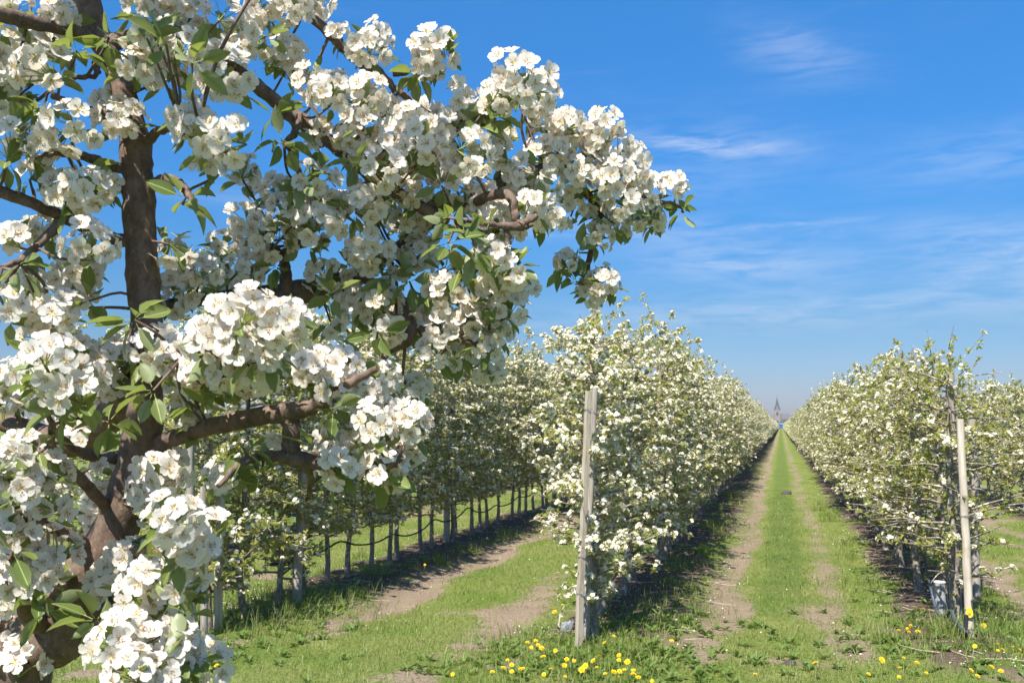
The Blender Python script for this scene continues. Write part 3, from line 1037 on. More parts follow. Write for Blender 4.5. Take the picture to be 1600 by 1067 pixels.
hose('drip_hose', 'black drip hose along the trunks of the row left of the alley', pts, 0.010, 'hose', n=3)
dC = np.dot(c0 - EYE, F_)
hose('feed_hose', 'blue grey feed hose looping from the grey pipe stub to the white post', [at(1452, 905, dC * 1.09), at(1458, 935, dC * 1.08), at(1466, 957, dC * 1.06), at(1478, 962, dC * 1.04), at(1486, 954, dC * 1.02),
                                                                                              at(1494, 972, dC * 1.0), at(1508, 985, dC * 0.985), at(1514, 988, dC * 0.98)], 0.014, 'hose_blue')
hose('feed_pipe', 'black pipe rising from the soil at the foot of the white post', [gp(1510, 1012), at(1509, 985, dC * 0.985), at(1510, 960, dC * 0.985)], 0.016, 'hose')
st = gp(1470, 968)
stub = thing('pipe_stub', 'short grey pipe stub with a pale rim left of the white post', 'pipe', st)
m_ = MB()
tube(m_, [(0, 0, -0.05), (0, 0, 0.24), (0, 0, 0.275)], [0.052, 0.05, 0.05], 18)
m_.build('barrel', MAT['grey_plastic'], stub)
m_ = MB()
a = np.linspace(0, 2 * math.pi, 19)
tube(m_, np.stack([0.05 * np.cos(a), 0.05 * np.sin(a), np.full(19, 0.277)], 1), 0.006, 6)
m_.build('rim', MAT['white_rim'], stub)

for rx, nm, z0 in ((ROW_B, 'left of the central alley', b0), (ROW_C, 'right of the central alley', c0), (ROW_A, 'beyond the left track', a0)):
    for h, hn in ((0.95, 'lower'), (1.95, 'upper')):
        m = MB()
        ys = np.linspace(z0[1], 60, 40)
        tube(m, np.stack([rx + (z0[0] - rx) * np.clip(1 - (ys - z0[1]) / 0.6, 0, 1), ys, np.full(40, h) + 0.008 * np.sin(ys * 2)], 1), 0.0025, 4, cap=False)
        tag(m.build('trellis_wire', MAT['wire']), '%s trellis wire running through the tree row %s' % (hn, nm), 'wire')

# ------------------------------------------------------------------ the old pear tree close to the camera
old = thing('old_pear_tree', 'large old pear tree in full white blossom, thick trunk curving upward', 'pear tree', (0, 0, 0))
T0 = at(22, 1050, 1.62)
base = np.array([T0[0] - 0.10, T0[1] + 0.02, 0.0])
base[2] = gz(base[0], base[1])
ROOT = base.copy()
old.location = ROOT


def limb(name, spec, seg=14, rough=0.05, pre=(), prer=(), label=None):
    """a branch through photograph pixels: (px, py, distance, half width in px)"""
    P = np.array(list(pre) + [at(x, y, d) for (x, y, d, w) in spec])
    R = np.array(list(prer) + [w * d / FPX for (x, y, d, w) in spec])
    C = catmull(P, 7)
    Rc = catmull(np.stack([R, R, R], 1), 7)[:, 0]
    # knobbly growth
    t = np.linspace(0, len(P), len(C))
    Rc = Rc * (1 + 0.035 * np.sin(t * 5.3 + len(spec)) + 0.02 * np.sin(t * 13.1))
    C = C + RNG.normal(0, 0.0012, C.shape)
    m = MB()
    tube(m, C - ROOT, Rc, seg, rough=rough * 0.4)
    o = m.build(name, MAT['bark'], old)
    if label:
        o['label'] = label
    return C


LIMBS = []
LIMBS.append(limb('trunk', [(22, 1050, 1.62, 54), (92, 985, 1.62, 50), (146, 895, 1.61, 42), (192, 800, 1.6, 34), (220, 690, 1.6, 29), (229, 600, 1.6, 26), (228, 500, 1.6, 25),
                            (221, 400, 1.6, 24.5), (216, 300, 1.6, 24), (212, 225, 1.6, 23), (192, 140, 1.61, 17), (165, 80, 1.62, 17), (140, 15, 1.62, 19), (125, -80, 1.62, 18), (150, -260, 1.6, 15), (165, -460, 1.6, 11), (150, -640, 1.6, 5)],
                  seg=20, pre=(base - [0, 0, 0.1], base + [0, 0, 0.35], base + [0.01, 0, 0.8]), prer=(0.11, 0.085, 0.068)))
B = lambda *s: LIMBS.append(limb('branch', list(s)))
B((228, 705, 1.6, 20), (285, 680, 1.58, 13), (345, 662, 1.56, 14), (440, 645, 1.53, 15), (490, 634, 1.52, 12), (545, 600, 1.52, 8), (590, 575, 1.5, 5))
B((440, 645, 1.53, 15), (455, 662, 1.53, 14), (454, 700, 1.53, 14), (460, 716, 1.53, 14), (520, 724, 1.53, 10), (585, 735, 1.52, 6), (630, 715, 1.5, 4))
B((458, 716, 1.53, 10), (420, 712, 1.5, 8), (380, 722, 1.45, 6), (340, 760, 1.4, 4))
B((462, 718, 1.53, 6), (485, 740, 1.6, 5), (484, 765, 1.64, 4), (480, 782, 1.66, 3))
B((165, 70, 1.62, 14), (260, 50, 1.66, 12), (340, 85, 1.7, 11), (400, 135, 1.74, 11), (470, 190, 1.78, 12), (540, 240, 1.8, 11.5), (600, 290, 1.8, 11), (665, 327, 1.8, 10), (700, 345, 1.78, 6))
B((660, 325, 1.8, 9), (720, 320, 1.84, 9), (780, 285, 1.9, 8), (860, 262, 1.98, 7), (930, 275, 2.08, 6), (985, 305, 2.12, 5), (1040, 318, 2.15, 4.5), (1082, 326, 2.15, 2.5))
B((740, 318, 1.8, 8), (765, 306, 1.76, 8), (795, 306, 1.74, 7.5), (806, 335, 1.73, 7), (812, 350, 1.73, 7), (840, 340, 1.73, 5))
B((832, 350, 1.73, 4), (812, 354, 1.73, 7), (770, 352, 1.7, 5), (730, 345, 1.66, 4), (712, 348, 1.62, 3))
B((790, 355, 1.72, 5), (792, 385, 1.72, 4), (765, 388, 1.7, 4), (800, 405, 1.7, 4), (812, 410, 1.72, 3))
B((880, 262, 2.0, 7), (935, 330, 2.1, 6), (925, 390, 2.1, 5), (912, 440, 2.1, 3.5))
B((215, 378, 1.6, 11), (175, 372, 1.58, 10), (120, 350, 1.55, 9), (50, 318, 1.5, 9), (-20, 295, 1.45, 10), (-120, 280, 1.4, 8))
B((95, 347, 1.53, 8), (72, 370, 1.5, 7), (40, 400, 1.46, 6), (5, 420, 1.42, 4))
B((160, 75, 1.62, 12), (120, 48, 1.58, 11), (60, 38, 1.52, 11), (0, 22, 1.46, 13), (-100, 5, 1.4, 11))
B((330, -60, 1.75, 10), (430, -10, 1.8, 8), (500, 40, 1.82, 7.5), (545, 85, 1.84, 7.5), (580, 105, 1.84, 9), (620, 140, 1.84, 5), (650, 165, 1.84, 6), (690, 195, 1.84, 4))
B((615, 118, 1.84, 4), (640, 112, 1.84, 4), (668, 105, 1.84, 3))
B((215, 580, 1.62, 20), (178, 640, 1.72, 24), (120, 690, 1.8, 24), (40, 670, 1.86, 16), (-60, 640, 1.9, 12))
B((190, 715, 1.62, 12), (150, 715, 1.6, 9), (100, 690, 1.5, 6), (75, 650, 1.4, 4), (60, 590, 1.34, 3))
B((178, 830, 1.6, 12), (160, 785, 1.56, 9), (120, 745, 1.48, 9), (85, 705, 1.42, 7), (78, 665, 1.38, 4))
B((150, 860, 1.6, 11), (120, 842, 1.55, 9), (60, 815, 1.46, 9), (10, 800, 1.4, 8), (-60, 780, 1.35, 7))
B((75, 985, 1.6, 16), (40, 960, 1.5, 11), (35, 900, 1.42, 8), (10, 860, 1.36, 6))
B((150, 930, 1.58, 14), (180, 960, 1.46, 10), (190, 1000, 1.38, 7), (210, 1040, 1.3, 5), (200, 1090, 1.25, 4))
B((196, 850, 1.56, 10), (215, 860, 1.46, 8), (240, 850, 1.38, 6), (275, 835, 1.3, 4))
B((232, 485, 1.62, 10), (300, 470, 1.74, 10), (380, 462, 1.82, 13), (450, 462, 1.88, 22), (520, 440, 1.9, 13), (560, 430, 1.9, 12), (610, 395, 1.9, 9), (640, 370, 1.88, 6))
B((448, 460, 1.86, 12), (447, 425, 1.86, 9), (440, 400, 1.86, 7), (410, 370, 1.84, 4))
B((560, 428, 1.88, 9), (640, 475, 1.86, 7), (690, 450, 1.84, 6), (730, 430, 1.82, 6), (745, 420, 1.82, 4))
B((636, 472, 1.86, 8), (642, 505, 1.84, 9), (636, 530, 1.82, 10), (606, 545, 1.8, 9), (600, 560, 1.78, 5))
B((642, 505, 1.84, 8), (665, 520, 1.84, 7), (700, 525, 1.82, 5), (740, 535, 1.8, 4), (765, 520, 1.8, 3))
B((226, 295, 1.6, 10), (262, 280, 1.57, 8), (288, 295, 1.53, 7), (302, 320, 1.5, 4))
B((216, 232, 1.6, 9), (250, 205, 1.57, 7), (285, 198, 1.52, 6), (320, 215, 1.5, 4))
B((200, 190, 1.6, 9), (150, 178, 1.56, 8), (120, 165, 1.52, 6), (80, 150, 1.46, 4))
B((205, 268, 1.6, 9), (170, 258, 1.57, 8), (125, 243, 1.52, 7), (70, 240, 1.46, 4))
B((150, 100, 1.6, 6), (150, 118, 1.58, 4), (115, 122, 1.55, 4), (95, 128, 1.52, 3))
B((225, 545, 1.58, 10), (255, 545, 1.48, 8), (310, 545, 1.38, 6), (370, 535, 1.3, 5), (440, 515, 1.28, 4))
B((470, 180, 1.76, 5), (462, 205, 1.74, 6), (455, 215, 1.74, 5), (442, 225, 1.73, 3.5))
# unseen part of the crown above and in front, added to shade the trunk
UP = [[(150, -200, 1.6, 13), (60, -330, 1.35, 9), (-60, -420, 1.1, 5)], [(150, -240, 1.6, 13), (260, -360, 1.4, 9), (330, -500, 1.15, 5)],
      [(160, -380, 1.6, 10), (80, -560, 1.4, 7), (-80, -760, 1.15, 4)], [(160, -440, 1.6, 9), (280, -620, 1.7, 6), (360, -760, 1.8, 4)],
      [(130, -60, 1.6, 12), (-60, -140, 1.35, 10), (-260, -220, 1.15, 6)], [(150, -300, 1.6, 10), (-30, -420, 1.7, 8), (-220, -520, 1.75, 5)]]
n_in = len(LIMBS)
for s in UP:
    B(*s)

CL = [  # clusters of blossom: pixel x, y, radius
    (20, 12, 27), (65, 108, 40), (20, 232, 36), (60, 225, 28), (108, 200, 38), (235, 14, 30), (270, 6, 28), (225, 102, 34), (285, 80, 40), (262, 105, 34), (350, 122, 42), (340, 90, 32), (190, 190, 38), (178, 165, 28),
    (318, 212, 42), (365, 222, 36), (295, 185, 28), (335, 250, 30), (295, 20, 26), (350, 30, 34), (410, 10, 28), (455, 12, 30), (495, 5, 24), (458, 95, 30), (440, 78, 26), (528, 55, 17), (575, 75, 30), (680, 80, 36), (668, 95, 28),
    (512, 150, 33), (575, 150, 36), (565, 185, 30), (610, 170, 24), (820, 128, 40), (800, 112, 32), (840, 148, 34), (780, 148, 30), (720, 157, 30), (760, 172, 22), (840, 178, 26), (735, 240, 37), (715, 225, 28), (662, 225, 36), (640, 242, 30), (690, 205, 28),
    (785, 215, 18), (825, 275, 33), (885, 198, 30), (945, 190, 28), (930, 215, 30), (905, 235, 28), (960, 240, 30), (985, 250, 26), (905, 268, 32), (985, 275, 32), (955, 280, 32), (1005, 300, 30), (975, 318, 30), (890, 325, 27), (900, 300, 25),
    (1053, 292, 23), (1024, 345, 15), (935, 370, 24), (884, 410, 18), (945, 440, 25), (925, 455, 20), (850, 245, 30), (870, 232, 26), (945, 345, 25), (990, 345, 20), (925, 305, 25), (865, 195, 24), (1010, 330, 20),
    (100, 300, 34), (135, 295, 34), (160, 285, 28), (18, 375, 30), (62, 358, 20), (140, 385, 40), (130, 415, 30), (115, 435, 32), (272, 392, 27), (318, 425, 30), (285, 440, 30), (15, 480, 30), (90, 485, 32), (45, 440, 22), (272, 465, 28), (385, 350, 28), (60, 500, 24), (335, 430, 22),
    (430, 300, 24), (490, 285, 36), (460, 310, 32), (500, 350, 36), (450, 335, 32), (425, 372, 32), (480, 370, 28), (525, 320, 26), (565, 320, 30), (595, 310, 24), (572, 388, 36), (600, 410, 30), (560, 415, 26), (506, 432, 28), (600, 470, 32), (580, 490, 24), (640, 350, 28), (665, 355, 24),
    (628, 420, 22), (700, 462, 32), (680, 450, 24), (690, 520, 30), (720, 510, 24), (770, 400, 28), (795, 425, 27), (795, 480, 32), (775, 455, 28), (770, 520, 26), (745, 470, 24), (410, 505, 34), (390, 490, 40), (355, 500, 38), (445, 505, 38), (330, 530, 40), (385, 540, 40), (425, 540, 34),
    (245, 545, 36), (275, 555, 30), (225, 550, 26), (355, 575, 36), (385, 590, 32), (315, 580, 28), (300, 610, 30), (410, 570, 28), (80, 560, 42), (120, 605, 46), (165, 568, 38), (70, 615, 36), (60, 580, 36), (130, 560, 36), (175, 590, 28), (20, 590, 30), (15, 620, 24),
    (35, 768, 44), (10, 730, 34), (70, 735, 34), (30, 700, 28), (75, 790, 34), (130, 680, 26), (165, 750, 30), (150, 800, 24), (245, 750, 44), (265, 735, 32), (225, 770, 32), (490, 575, 34), (515, 600, 34), (530, 570, 30), (470, 560, 26), (572, 608, 30), (600, 590, 25), (585, 665, 38), (605, 645, 28), (560, 680, 26),
    (636, 664, 21), (532, 728, 33), (515, 700, 26), (600, 730, 30), (635, 700, 22), (615, 745, 22), (440, 690, 16), (680, 548, 24), (722, 550, 24), (760, 540, 20), (345, 745, 20), (640, 630, 18),
    (15, 835, 32), (85, 870, 42), (55, 900, 30), (8, 900, 26), (20, 975, 30), (35, 1035, 38), (10, 1010, 26), (270, 815, 42), (250, 800, 32), (290, 850, 38), (175, 900, 40), (205, 870, 34), (215, 925, 36), (240, 895, 34), (290, 895, 34), (260, 930, 30),
    (180, 1010, 42), (240, 1015, 44), (275, 1010, 34), (205, 985, 32), (210, 1050, 36), (260, 975, 28), (250, 1060, 30), (290, 1040, 24), (300, 655, 16), (600, 262, 34), (625, 285, 28), (720, 290, 32), (700, 265, 30), (750, 300, 24), (548, 215, 24), (690, 330, 24), (805, 285, 26), (650, 300, 26), (775, 330, 20), (845, 300, 26), (830, 320, 22), (500, 205, 24), (560, 235, 24),
    (400, 60, 28), (382, 40, 26), (485, 130, 26), (90, 22, 24), (12, 110, 28), (15, 165, 26), (60, 275, 24), (640, 190, 26), (700, 190, 24), (770, 245, 28), (610, 215, 26), (745, 330, 22), (650, 395, 24), (700, 420, 24), (740, 500, 26), (660, 500, 24), (610, 515, 26), (560, 470, 24), (530, 505, 24), (380, 425, 26), (400, 395, 26), (350, 385, 22),
]
CLUSTERS = []
allC = np.vstack([c for c in LIMBS])
_z = (allC - EYE) @ F_
_sx, _sy = 800 + FPX * ((allC - EYE) @ R_) / _z, 533.5 - FPX * ((allC - EYE) @ U_) / _z
rb = np.random.default_rng(20)
for (x, y, rr) in CL:
    # the cluster grows on the branch nearest to where it shows, a little in front of it
    want = 0.6 * min(max(FPX * 0.042 / rr, 1.15), 2.4) + 0.4 * (1.4 if x < 420 else 1.75 if x < 820 else 2.1)
    j = int(np.argmin(np.hypot(_sx - x, _sy - y) + 130 * np.abs(_z - want)))
    d = _z[j] - rb.uniform(0.02, 0.12)
    d = 0.8 * d + 0.2 * want
    CLUSTERS.append((at(x, y, d), rr * d / FPX * 1.06, True))
# clusters at the back of the crown, glimpsed between the front ones
rb = np.random.default_rng(21)
for (x, y, rr) in CL:
    if rb.random() < 0.4 and not (x > 840) and not (x < 430 and y < 470):
        x2, y2 = x + rb.normal(0, 26), y + rb.normal(0, 20)
        j = int(np.argmin(np.hypot(_sx - x2, _sy - y2) - 60 * _z))
        d = _z[j] + rb.uniform(0.04, 0.16)
        CLUSTERS.append((at(x2, y2, d), 0.036, True))
# blossom on the unseen crown added to shade the trunk
for C in LIMBS[n_in:]:
    for k in range(9):
        c = C[int(rb.integers(4, len(C)))]
        CLUSTERS.append((c + rb.normal(0, 0.11, 3), 0.042, False))
for k in range(16):
    C = LIMBS[0]
    c = C[int(rb.integers(len(C) - 24, len(C)))]
    CLUSTERS.append((c + rb.normal(0, 0.09, 3), 0.042, False))


# --- one flower: five cupped petals, stamens with anthers, green centre
def flower_template(seed, openness):
    r = np.random.default_rng(seed)
    v, f, m, n = [], [], [], 0

    def put(vv, qq, mm, tri=False):
        nonlocal n
        v.append(np.array(vv, float))
        q = np.array(qq)
        if not tri:
            q = np.concatenate([q[:, [0, 1, 2]], q[:, [0, 2, 3]]])
        f.append(q + n)
        m.append(np.full(len(q), mm))
        n += len(vv)

    us = np.array([0.04, 0.26, 0.52, 0.76, 0.92, 1.0])
    wd = np.array([0.05, 0.25, 0.40, 0.43, 0.32, 0.15])
    for k in range(5):
        a = k * 2 * math.pi / 5 + r.normal(0, 0.1)
        L = r.uniform(0.92, 1.08)
        o = openness + r.normal(0, 0.12)
        lift = 1.15 - 0.95 * o
        curl = r.uniform(-0.15, 0.35)
        side = r.normal(0, 0.10)
        P = []
        for u, w in zip(us, wd):
            for s in (-1, 0, 1):
                rr_ = u * L * math.cos(lift * (1 - 0.35 * u)) + (0.05 if (s == 0 and u == 1.0) else 0)
                z = 0.05 + u * L * math.sin(lift) * (1 - 0.25 * u) + 0.22 * abs(s) * w * 1.1 + curl * u * u * 0.25 + r.normal(0, 0.018)
                t = s * w * r.uniform(0.93, 1.07)
                rr_ -= 0.05 * abs(s) * (u > 0.95)
                z += side * t
                P.append((rr_ * math.cos(a) - t * math.sin(a), rr_ * math.sin(a) + t * math.cos(a), z))
        q = []
        for i in range(5):
            for j in range(2):
                q.append((i * 3 + j, i * 3 + j + 1, i * 3 + j + 4, i * 3 + j + 3))
        put(P, q, 0)
    # green-yellow eye
    a = np.linspace(0, 2 * math.pi, 6, endpoint=False)
    put(np.vstack([[[0, 0, 0.10]], np.stack([0.19 * np.cos(a), 0.19 * np.sin(a), np.full(6, 0.085)], 1)]), [(0, 1 + i, 1 + (i + 1) % 6) for i in range(6)], 1, True)
    for k in range(13):
        b = r.random() * 6.283
        t = r.uniform(0.14, 0.5)
        h = r.uniform(0.24, 0.40)
        e = np.array([t * math.cos(b), t * math.sin(b), h])
        s = np.array([0.05 * math.cos(b), 0.05 * math.sin(b), 0.05])
        w = np.array([-math.sin(b), math.cos(b), 0]) * 0.017
        put([s - w, s + w, e + w, e - w], [(0, 1, 2, 3)], 1)
        g = 0.056
        put([e + (g, 0, 0), e + (0, g, 0), e + (-g, 0, 0), e + (0, -g, 0), e + (0, 0, g), e + (0, 0, -g)],
            [(0, 1, 4), (1, 2, 4), (2, 3, 4), (3, 0, 4), (1, 0, 5), (2, 1, 5), (3, 2, 5), (0, 3, 5)], 2 if r.random() < 0.7 else 1, True)
    return np.vstack(v), np.vstack(f), np.concatenate(m)


FLOWERS = [flower_template(600 + k, [1.0, 0.9, 0.78, 1.05, 0.85, 1.1, 0.66, 0.95, 0.8, 0.15][k]) for k in range(10)]
FL_MATS = [MAT['petal'], MAT['stamen'], MAT['anther']]
FL_ME = []
for t in FLOWERS:
    m = MB()
    m.add(*t)
    FL_ME.append(m.mesh('blossom', FL_MATS))


# --- one leaf: folded along the midrib, pointed, on a short stalk
def leaf_template(seed):
    r = np.random.default_rng(seed)
    us = np.array([0.0, 0.12, 0.32, 0.58, 0.82, 1.0])
    wd = np.array([0.0, 0.10, 0.205, 0.20, 0.11, 0.0]) * r.uniform(0.85, 1.15)
    fold = r.uniform(0.25, 0.75)
    bend = r.uniform(-0.55, 0.15)
    twist = r.normal(0, 0.25)
    P = []
    for u, w in zip(us, wd):
        for s in (-1, 0, 1):
            z = bend * u * u + fold * w * abs(s) + (0.012 * math.sin(u * 19 + s) if s else 0)
            x = s * w
            c, s_ = math.cos(twist * u), math.sin(twist * u)
            P.append((x * c - z * s_ * 0.3, u, z * c + x * s_))
    q = []
    for i in range(5):
        for j in range(2):
            q.append((i * 3 + j, i * 3 + j + 1, i * 3 + j + 4, i * 3 + j + 3))
    q = np.array(q)
    v = np.array(P)
    v[:, 1] = v[:, 1] * 0.86 + 0.14
    f = np.concatenate([q[:, [0, 1, 2]], q[:, [0, 2, 3]]])
    n = len(v)
    # raised midrib, pale below and above
    mid = v[1::3]
    rib = np.vstack([mid + [-0.016, 0, 0.006], mid + [0.016, 0, 0.006]])
    rib[[5, 11]] = mid[5]
    q2 = np.array([(i, 6 + i, 7 + i, i + 1) for i in range(5)])
    v = np.vstack([v, rib])
    f = np.vstack([f, np.concatenate([q2[:, [0, 1, 2]], q2[:, [0, 2, 3]]]) + n])
    nr = 10
    n = len(v)
    st = np.array([(-0.012, 0, 0), (0.012, 0, 0), (0.01, 0.15, 0.004), (-0.01, 0.15, 0.004), (0, 0, 0.02), (0, 0.15, 0.02)])
    v = np.vstack([v, st])
    f = np.vstack([f, np.array([(0, 1, 2), (0, 2, 3), (0, 3, 5), (0, 5, 4), (1, 4, 5), (1, 5, 2)]) + n])
    m = np.concatenate([np.zeros(len(q) * 2, int), np.ones(nr, int), np.ones(6, int)])
    return v, f, m


LEAVES = [leaf_template(700 + k) for k in range(8)]
LF_MATS = [MAT['leaf'], MAT['pedicel']]
LF_ME = []
for t in LEAVES:
    m = MB()
    m.add(*t)
    LF_ME.append(m.mesh('leaf', LF_MATS))

allC = np.vstack([c for c in LIMBS])
r = np.random.default_rng(31)
flower_recs, leaf_recs = [], []
clus = []
twigs = MB()
for ci, (P, R, inview) in enumerate(CLUSTERS):
    toc = nrm(EYE - P)
    D = nrm(toc * 0.55 + np.array([0, 0, 0.5]) + r.normal(0, 0.42, 3))
    S = P - D * R * 0.55
    i = int(np.argmin(np.linalg.norm(allC - S, axis=1) + 0.15 * np.maximum(0, allC[:, 2] - S[2])))
    q = allC[i]
    dist = np.linalg.norm(q - S)
    if dist > 0.012:
        mid = 0.5 * (q + S) + r.normal(0, 0.12, 3) * dist - np.array([0, 0, 0.08 * dist])
        T = catmull([q, mid, S], 4)
        tube(twigs, T - ROOT, np.linspace(min(0.0045, 0.002 + dist * 0.012), 0.0022, len(T)), 5, cap=False, rng=r)
    n = int(np.clip(round(5.5 + (R / 0.04) * 4.6 + r.normal(0, 1)), 5, 13))
    dirs = []
    g = r.random() * 6.28
    for k in range(n):
        t = (k + 0.5) / n
        ct = 1 - t * 1.35
        a = g + k * 2.399963
        stn = math.sqrt(max(0, 1 - ct * ct))
        dirs.append((stn * math.cos(a), stn * math.sin(a), ct))
    M = frames(D[None], np.zeros(1), 1.0, np.zeros((1, 3)))[0][:, :3]
    dirs = nrm((np.array(dirs) @ M.T) + r.normal(0, 0.16, (n, 3)))
    pos = P + dirs * R * r.uniform(0.6, 0.95, (n, 1))
    nor = nrm(dirs + 0.5 * toc + 0.15 * D + r.normal(0, 0.22, (n, 3)))
    sc = r.uniform(0.0165, 0.0195, n) * np.clip(0.75 + 0.25 * R / 0.036, 0.85, 1.15)
    spin = r.random(n) * 6.28
    kind = np.where(r.random(n) < 0.045, 9, r.integers(0, 9, n))
    sc[kind == 9] *= 0.7
    fr = frames(nor, spin, sc, pos)
    cm = MB()
    for k in range(n):
        e = pos[k] - nor[k] * sc[k] * 0.05
        T = catmull([S, 0.5 * (S + e) + 0.2 * (e - S) * 0 + D * 0.006, e], 2)
        tube(cm, T - P, np.linspace(0.0009, 0.0008, len(T)), 3, m=3, cap=False, rng=r)
    clus.append((P, cm, fr, kind, inview, float(np.dot(P - EYE, F_))))
    nl = int(r.integers(5, 10)) if inview else 6
    ld = nrm(D * 0.25 + r.normal(0, 0.7, (nl, 3)) + np.array([0, 0, -0.25]) - toc * 0.1)
    ln = nrm(np.array([0, 0, 0.8]) + 0.35 * D + r.normal(0, 0.4, (nl, 3)))
    ls = r.uniform(0.033, 0.056, nl)
    lfr = leaf_frames(ld, ln, ls, S + ld * 0.008)
    for k in range(nl):
        leaf_recs.append((lfr[k], int(r.integers(8)), inview, float(np.dot(S - EYE, F_))))
# leafy spurs without blossom
for (x, y, d) in ((30, 415, 1.4), (125, 265, 1.5), (440, 220, 1.7), (560, 255, 1.75), (700, 340, 1.6), (725, 365, 1.6), (740, 390, 1.6), (650, 115, 1.8), (500, 230, 1.75), (120, 80, 1.5), (230, 60, 1.45), (260, 70, 1.4), (170, 60, 1.5),
                  (750, 200, 1.8), (770, 180, 1.8), (300, 100, 1.4), (70, 165, 1.5), (290, 310, 1.5), (435, 415, 1.8), (520, 460, 1.75), (610, 430, 1.8), (720, 420, 1.75), (560, 560, 1.6), (590, 520, 1.7), (905, 395, 2.05), (955, 355, 2.05),
                  (1065, 330, 2.12), (900, 440, 2.05), (640, 270, 1.75), (690, 290, 1.75), (470, 280, 1.7), (430, 180, 1.7), (700, 380, 1.6), (760, 360, 1.65), (770, 480, 1.75), (640, 440, 1.8), (30, 220, 1.5), (30, 150, 1.5), (210, 500, 1.4), (140, 470, 1.5),
                  (100, 640, 1.35), (170, 660, 1.4), (240, 610, 1.38), (310, 640, 1.45), (350, 620, 1.4), (380, 700, 1.45), (520, 640, 1.5), (490, 700, 1.5), (20, 860, 1.35), (70, 950, 1.4), (150, 970, 1.35), (290, 960, 1.35), (280, 940, 1.35), (60, 700, 1.4), (410, 740, 1.5)):
    S = at(x, y, d)
    i = int(np.argmin(np.linalg.norm(allC - S, axis=1)))
    q = allC[i]
    if np.linalg.norm(q - S) > 0.01:
        T = catmull([q, 0.5 * (q + S) + r.normal(0, 0.008, 3), S], 3)
        tube(twigs, T - ROOT, np.linspace(0.003, 0.002, len(T)), 5, cap=False, rng=r)
    nl = int(r.integers(5, 9))
    ld = nrm(r.normal(0, 0.75, (nl, 3)) + np.array([0, 0, -0.2]))
    lfr = leaf_frames(ld, nrm(np.array([0, 0, 0.8]) + r.normal(0, 0.5, (nl, 3))), r.uniform(0.045, 0.066, nl), S + ld * 0.006)
    for k in range(nl):
        leaf_recs.append((lfr[k], int(r.integers(8)), True, d))
tag(twigs.build('twig', MAT['bark'], old), kind='stuff')


def mat4(f):
    return Matrix([list(f[0]), list(f[1]), list(f[2]), [0, 0, 0, 1]])


def seen(p, margin=12):
    d = p - EYE
    z = np.dot(d, F_)
    x, y = 800 + FPX * np.dot(d, R_) / z, 533.5 - FPX * np.dot(d, U_) / z
    return -margin < x < 1600 + margin and -margin < y < 1067 + margin


# blossom clusters: each a part; the flowers of the nearest clusters are sub-parts of their own
order = sorted(range(len(clus)), key=lambda i: clus[i][5] if seen(clus[i][0]) else 99)
left_over = 300
mass = MB()
n_cl = 0
for i in order:
    P, cm, fr, kind, inview, dep = clus[i]
    if not inview or n_cl >= 300:
        for k in range(len(fr)):
            v, f, m = FLOWERS[kind[k]]
            g = fr[k].copy()
            g[:, 3] -= ROOT
            mass.scatter(v, f, m, g[None])
        continue
    n_cl += 1
    single = left_over >= len(fr) and seen(P)
    if not single:
        for k in range(len(fr)):
            v, f, m = FLOWERS[kind[k]]
            g = fr[k].copy()
            g[:, 3] -= P
            cm.scatter(v, f, m, g[None])
    o = cm.build('blossom_cluster', FL_MATS + [MAT['pedicel']], old)
    o.location = P - ROOT
    if single:
        left_over -= len(fr)
        for k in range(len(fr)):
            b = link('blossom', FL_ME[kind[k]], o)
            g = fr[k].copy()
            g[:, 3] -= P
            b.matrix_local = mat4(g)
tag(mass.build('blossom_mass', FL_MATS, old), kind='stuff')
print('clusters', n_cl, 'flowers', sum(len(c[2]) for c in clus), 'leaves', len(leaf_recs))

lorder = sorted(range(len(leaf_recs)), key=lambda i: leaf_recs[i][3] if (leaf_recs[i][2] and seen(leaf_recs[i][0][:, 3])) else 99)
fol = MB()
for rank, i in enumerate(lorder):
    fr, kind, inview, dep = leaf_recs[i]
    g = fr.copy()
    g[:, 3] -= ROOT
    if rank < 300:
        o = link('leaf', LF_ME[kind], old)
        o.matrix_local = mat4(g)
    else:
        v, f, m = LEAVES[kind]
        fol.scatter(v, f, m, g[None])
tag(fol.build('foliage', LF_MATS, old), kind='stuff')

# ------------------------------------------------------------------ grass, weeds, dandelions, litter
r = np.random.default_rng(51)
GB_V = np.array([(-0.5, 0, 0), (0.5, 0, 0), (-0.38, 0.1, 0.45), (0.38, 0.1, 0.45), (-0.2, 0.28, 0.8), (0.2, 0.28, 0.8), (0, 0.52, 1.0)])
GB_F = np.array([(0, 1, 3), (0, 3, 2), (2, 3, 5), (2, 5, 4), (4, 5, 6)])


def blades(n, x, y, h, w, lean=1.0, gate=None):
    g, mu, z = fields(x, y)
    keep = r.random(len(x)) < (g if gate is None else gate(g, mu))
    x, y, z, h, w = x[keep], y[keep], z[keep], h[keep], w[keep]
    n = len(x)
    a = r.random(n) * 2 * math.pi
    M = np.zeros((n, 3, 4))
    c, s = np.cos(a), np.sin(a)
    M[:, 0, 0], M[:, 1, 0] = c * w, s * w
    M[:, 0, 1], M[:, 1, 1] = -s * h * lean, c * h * lean
    M[:, 2, 2] = h
    M[:, 0, 2], M[:, 1, 2] = r.normal(0, 0.25, n) * h, r.normal(0, 0.25, n) * h
    M[:, 0, 3], M[:, 1, 3], M[:, 2, 3] = x, y, z - 0.004
    return M


